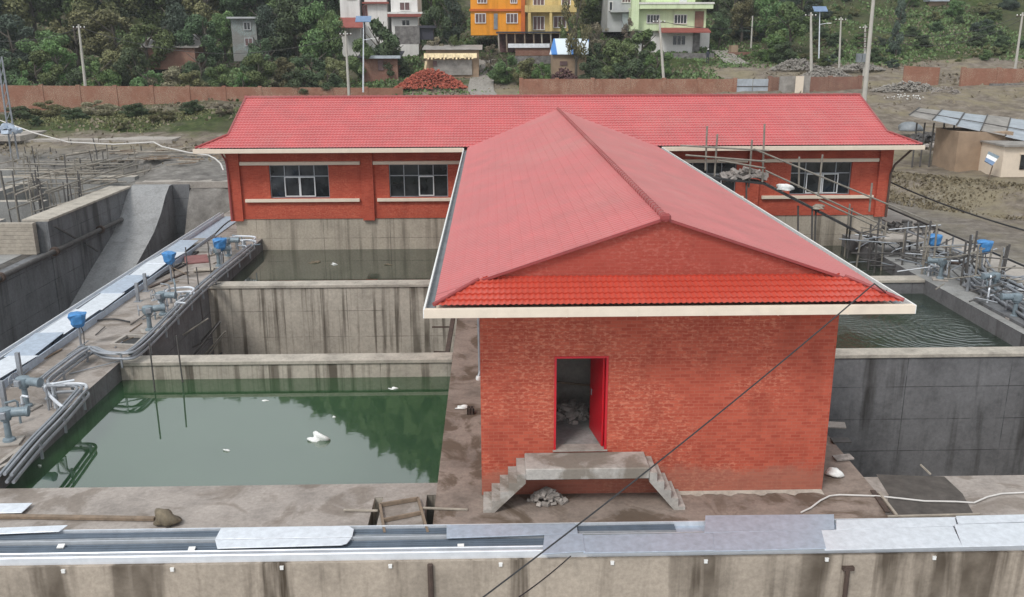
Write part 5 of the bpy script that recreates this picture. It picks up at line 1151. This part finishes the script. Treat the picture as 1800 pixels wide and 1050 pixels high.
SHAPES = {                                   # unit crowns: height 1, half width about .5
    'round': [(leaf_cloud(s, clumps(s, 19, .42, .25, .95, .05, .19, rnd), 7000, .024)) for s in (1, 2, 3)],
    'tall': [(leaf_cloud(s, clumps(s, 20, .34, .2, .95, .08, .15, lambda t: 1-.55*t), 6500, .021)) for s in (4, 5)],
    'bush': [(leaf_cloud(s, clumps(s, 18, .46, .1, .85, .06, .20, rnd), 7000, .026)) for s in (6, 7)],
    'cypress': [(leaf_cloud(s, clumps(s, 16, .22, .08, .95, .07, .13, lambda t: 1-.9*t), 5000, .02)) for s in (8,)],
    'sparse': [(leaf_cloud(s, clumps(s, 20, .38, .3, .97, .05, .11, rnd), 2600, .02)) for s in (9, 10)],
    'palm': [(leaf_cloud(s, clumps(s, 12, .44, .35, .9, .06, .13, rnd), 1500, .065)) for s in (12,)]}
CM = {}
def crown(shape, k, lm):
    key = (shape, k % len(SHAPES[shape]), lm)
    if key not in CM:
        v, q = SHAPES[shape][key[1]]; me = np_mesh('crown', v, q); me.materials.append(M[lm]); CM[key] = me
    return CM[key]
tm = MB(); tm.tube([(0,0,-.05),(.01,0,.2),(-.01,.01,.45),(.015,0,.8)], [.034,.028,.022,.010], 7)
for i in range(6):
    t = i*1.1; z = .25 + i*.08; tm.tube([(0,0,z), (.14*math.cos(t), .14*math.sin(t), z+.13), (.33*math.cos(t), .33*math.sin(t), z+.30)], [.016,.011,.006], 5)
TM = bpy.data.meshes.new('trunk'); TM.from_pydata(tm.v, [], tm.f); TM.materials.append(M['bark'])
tcount = 0
def tree(u, vt, Y, wpx, shape, lm, label, group=None, name='tree', cat='tree'):
    global tcount
    g = at(u, Y); h = PY(u, vt, Y).z - g.z; wd = px2m(wpx, Y); o = root(name, g - Vector((0,0,.1)), label, cat, group)
    o.scale = (wd, wd, max(h, .8)); o.rotation_euler = (0, 0, tcount*2.4)
    for nm, me in (('crown', crown(shape, tcount, lm)), ('trunk', TM)):
        c = bpy.data.objects.new(nm, me); COL.objects.link(c); c.parent = o
    tcount += 1; return o
TG = 'trees of the wood on the left hillside'
front = [(12,95,110,90,'bush','leafdark'),(62,90,112,95,'round','leafmid'),(100,76,113,80,'round','leafbright'),(172,100,110,70,'bush','leafbright'),(205,82,114,90,'bush','leafolive'),(238,88,112,70,'round','leafdark'),(300,112,110,70,'bush','leafdry'),(352,88,115,60,'bush','leafdark'),(385,108,110,60,'bush','leafmid'),
         (455,92,110,75,'round','leafmid'),(500,96,112,70,'bush','leafolive'),(548,88,114,80,'bush','leafdark'),(588,96,112,60,'bush','leafolive'),(35,118,109,60,'bush','leafmid'),(130,115,109,60,'bush','leafdark'),(258,118,109,60,'bush','leafmid'),(335,120,109,60,'bush','leafolive'),(425,122,109,50,'bush','leafbright'),(520,120,109,70,'bush','leafdark'),(575,118,109,60,'bush','leafdark')]
for t in front:
    kd = {'leafdark': 'dark green', 'leafmid': 'mid green', 'leafbright': 'bright green', 'leafolive': 'olive green', 'leafdry': 'dry brownish'}[t[5]]
    tree(t[0], t[1], t[2], t[3], t[4], t[5], '%s leafy %s just behind the long left boundary wall' % (kd, 'bush' if t[4] == 'bush' else 'tree'), '%s growth behind the left boundary wall' % kd)
mid = [(25,30,124,110,'round','leafblue'),(85,52,122,100,'round','leafmid'),(140,20,126,120,'round','leafolive'),(205,22,125,120,'round','leafolive'),(262,40,122,100,'round','leafmid'),(318,5,124,90,'tall','leafblue'),(362,30,124,90,'round','leafdark'),(398,20,128,70,'tall','leafmid'),(478,8,124,90,'tall','leafblue'),(522,-5,126,110,'round','leafdark'),(566,2,122,90,'round','leafmid'),(460,60,118,70,'bush','leafdark')]
for t in mid:
    kd = {'leafdark': 'dark green', 'leafmid': 'mid green', 'leafblue': 'bluish green', 'leafolive': 'olive green'}[t[5]]
    tree(*t, '%s tree in the middle of the left hillside wood' % kd, '%s trees in the middle of the left wood' % kd)
for i, u in enumerate(range(-20, 610, 42)):
    lm = ('leafblue', 'leafolive', 'leafdark', 'leafmid')[i % 4]; kd = {'leafdark': 'dark green', 'leafmid': 'mid green', 'leafblue': 'bluish green', 'leafolive': 'olive green'}[lm]
    tree(u + (i*37 % 17), -45 - (i*53 % 40), 140 + (i*29 % 9), 115, 'round', lm, '%s tree at the back of the left hillside wood' % kd, '%s trees at the back of the left wood' % kd)
for i, (u, Y, w_) in enumerate(((22,90,60),(75,91,70),(120,88,50),(165,91,70),(228,90,60),(275,88,55),(330,91,60),(385,90,50),(50,86,40),(200,85,40))):
    g = at(u, Y); lm = ('leafdark', 'leafolive', 'leafdark', 'leafdry')[i % 4]; kd = {'leafdark': 'dark', 'leafolive': 'olive', 'leafdry': 'brown'}[lm]
    o = root('bush', g - Vector((0, 0, .1)), '%s scrubby bush on the bank below the left boundary wall' % kd, 'bush', '%s bushes on the bank below the left wall' % kd)
    o.scale = (px2m(w_, Y), px2m(w_*.6, Y), px2m(w_*.42, Y)); o.rotation_euler = (0, 0, .2*i)
    c = bpy.data.objects.new('crown', crown('bush', i, lm)); COL.objects.link(c); c.parent = o
one = [(668,32,118,75,'palm','leafdark','dark broad leaved tree in front of the white house'),(636,66,116,60,'round','leafmid','small mid green tree between the pole and the solar lamp'),(588,20,121,60,'round','leafmid','leafy tree touching the left corner of the white house'),(690,75,117,60,'bush','leafdark','dark bush below the rubble stone wall'),
       (768,10,126,60,'round','leafdark','dark green tree between the white and the orange houses'),(800,-10,129,70,'tall','leafblue','tall bluish tree at the left corner of the orange house'),(745,30,132,50,'round','leafmid','mid green tree behind the dark lean-to'),(800,62,119,55,'sparse','leafmid','thin tree rising behind the mud hut'),
       (768,58,120,46,'bush','leafdry','dry shrub behind the mud hut'),(862,78,117,50,'sparse','leafdry','brown bare shrub right of the mud hut'),(890,92,113,60,'bush','leafmid','green shrub by the bend of the gravel road'),(925,98,111,60,'bush','leafolive','olive shrub above the middle boundary wall'),(952,104,109,36,'bush','leafbright','bright green shrub left of the dark maroon heap'),
       (1012,-20,112,80,'sparse','leafolive','slender airy tree rising beside the striped tarpaulin hut'),(1000,30,121,50,'round','leafmid','leafy tree before the tan yellow house'),(1050,40,120,70,'sparse','leafdry','grey bare tree left of the grey house'),(1052,70,116,70,'bush','leafdark','dark bush right of the striped tarpaulin hut'),
       (1085,62,111,90,'bush','leafmid','broad bush hiding the foot of the grey house'),(1120,82,109,80,'bush','leafdark','dark green bush behind the leaning middle pole'),(1128,50,117,70,'palm','leafmid','broad leaved tree in front of the green house'),(1155,82,114,60,'bush','leafbright','bright leaved bush beside the lower window of the green house'),(1042,100,108,60,'bush','leafdark','low dark bush right of the dark maroon heap'),(1090,105,107,70,'bush','leafdark','low dark bush above the middle boundary wall'),
       (1262,20,130,60,'tall','leafdark','dark tree touching the right side of the green house'),(1300,0,132,80,'tall','leafolive','olive tree at the left of the right wood'),(1345,-15,130,90,'tall','leafmid','tall mid green tree in the right wood'),(1385,5,124,80,'round','leafmid','rounded tree at the right end of the wood beside the pale pole'),(1355,55,121,70,'bush','leafbright','bright bush at the foot of the right wood'),(1320,40,133,70,'bush','leafblue','bluish dark bush in the right wood behind the slim pole'),(1375,70,119,50,'bush','leafdark','dark bush at the foot of the right wood near the gate'),
       (1285,-30,140,90,'round','leafdark','tall dark tree at the back of the right wood'),(1400,-25,138,90,'round','leafblue','tall bluish tree at the back of the right wood'),(1572,-10,122,60,'cypress','leafblue','dark narrow conifer behind the transformer pole'),(1360,-50,142,100,'round','leafolive','broad olive tree at the very back of the right wood'),
       (1040,-30,142,80,'round','leafmid','tree rising behind the tan yellow and grey houses'),(630,-50,146,90,'round','leafdark','dark tree behind the white house'),(1255,-40,148,80,'round','leafmid','mid green tree behind the green house'),(762,-45,146,80,'round','leafmid','mid green tree far behind between the white and orange houses'),(1100,30,122,40,'sparse','leafdry','bare twiggy tree in front of the grey house')]
for t in one: tree(t[0], t[1], t[2], t[3], t[4], t[5], t[6], None, 'bush' if t[4] == 'bush' else 'tree', 'bush' if t[4] == 'bush' else 'tree')
rr = np.random.default_rng(77)
for i in range(54):
    u = float(rr.uniform(1410, 1810)); Y = float(rr.uniform(116, 152)); g = at(u, Y); lm = ('leafdark', 'leafblue', 'leafmid', 'leafolive')[i % 4]; hpx = float(rr.uniform(10, 26))
    o = root('shrub', g - Vector((0,0,.1)), '%s shrub on the grassy right hillside' % {'leafdark': 'dark', 'leafblue': 'bluish', 'leafmid': 'mid green', 'leafolive': 'olive'}[lm], 'shrub', '%s shrubs on the right hillside' % {'leafdark': 'dark', 'leafblue': 'bluish', 'leafmid': 'mid green', 'leafolive': 'olive'}[lm])
    h_ = px2m(hpx, Y); o.scale = (h_*1.5, h_*1.5, h_); o.rotation_euler = (0, 0, i*1.7)
    c = bpy.data.objects.new('crown', crown('bush', i, lm)); COL.objects.link(c); c.parent = o

# low growth on the slopes and the wooded hill behind: nobody could count it
def cards(n, xr, yr, size, up, seed, keep, rows=None):
    r_ = np.random.default_rng(seed); x = r_.uniform(*xr, n); y = r_.uniform(*yr, n); k_ = keep(x, y, r_); x, y = x[k_], y[k_]; n = len(x); z = gz(x, y)
    a = r_.uniform(0, 6.28, n); s_ = size * r_.uniform(.5, 1.5, n); t = np.stack([np.cos(a), np.sin(a), r_.normal(0, .25, n)], 1); w_ = np.stack([r_.normal(0, .6, n), r_.normal(0, .6, n), np.full(n, 1.0)], 1); w_ /= np.linalg.norm(w_, axis=1)[:, None]
    c = np.stack([x, y, z + s_*up], 1); s_ = s_[:, None]
    v = np.stack([c - t*s_*.5 - w_*s_*.5, c + t*s_*.5 - w_*s_*.4, c + t*s_*.28 + w_*s_*.6, c - t*s_*.3 + w_*s_*.5], 1)
    return v.reshape(-1, 3), np.arange(4*n).reshape(-1, 4)
def stuff(name, lab, cat, vq, m):
    me = np_mesh(name, *vq); me.materials.append(m); o = bpy.data.objects.new(name, me); COL.objects.link(o); return tag(o, lab, cat, kind='stuff')
def pat(x, y, f=.23, ph=0): return np.sin(x*f+ph+1.7*np.sin(y*f*.8)) * np.cos(y*f*1.1+ph+x*f*.3)
stuff('undergrowth', 'low green growth covering the slopes behind the boundary walls', 'undergrowth', cards(70000, (-80, 75), (106.5, 152), .27, .35, 1, lambda x, y, r_: (np.abs(x/y - .0) < .62) & (pat(x, y) + r_.normal(0, .35, len(x)) > -.05) & ~((x > 28) & (y < 117))), M['leafmid'])
stuff('dry_grass', 'dry brownish growth between the trees and on the banks', 'grass', cards(50000, (-80, 75), (70, 150), .22, .3, 2, lambda x, y, r_: (np.abs(x/y) < .62) & (pat(x, y, .31, 2) + r_.normal(0, .35, len(x)) > .15) & ~((y < 103) & (x > -8) & (r_.uniform(0, 1, len(x)) > .12))), M['leafdry'])
stuff('bank_growth', 'dark green growth hanging on the bank below the left boundary wall', 'undergrowth', cards(40000, (-62, -13), (84, 100), .14, .3, 3, lambda x, y, r_: (pat(x, y, .2, 1) + .9*np.exp(-((y-92)/5)**2) + r_.normal(0, .3, len(x)) > .75)), M['leafolive'])
stuff('dry_bank', 'tan dry grass on the bank right of the hall', 'grass', cards(26000, (22.5, 44), (52, 72), .13, .35, 9, lambda x, y, r_: (np.abs((x-24)/16 + (y-67)/17 + .05) < .28) & (pat(x, y, .5, 2) + r_.normal(0, .4, len(x)) > -.3)), M['leaftan'])
def hill(x, y, r_): return (np.abs(x/y) < .75)
hx = cards(16000, (-260, 260), (155, 350), 6.5, .45, 4, hill); stuff('hill_wood', 'dark wooded hill rising behind the houses', 'wood', hx, M['leafmid'])

# the faint haze of the valley
hz = bpy.data.materials.new('haze'); hz.use_nodes = True; ht = hz.node_tree; ht.nodes.clear()
pv = ht.nodes.new('ShaderNodeVolumePrincipled'); ho = ht.nodes.new('ShaderNodeOutputMaterial'); pv.inputs['Density'].default_value = .0003; pv.inputs['Color'].default_value = (.86, .90, .94, 1)
ht.links.new(pv.outputs[0], ho.inputs['Volume'])
o = MB().box(-405, 405, -6, 705, -10.2, 215).build('haze', hz); tag(o, kind='stuff')
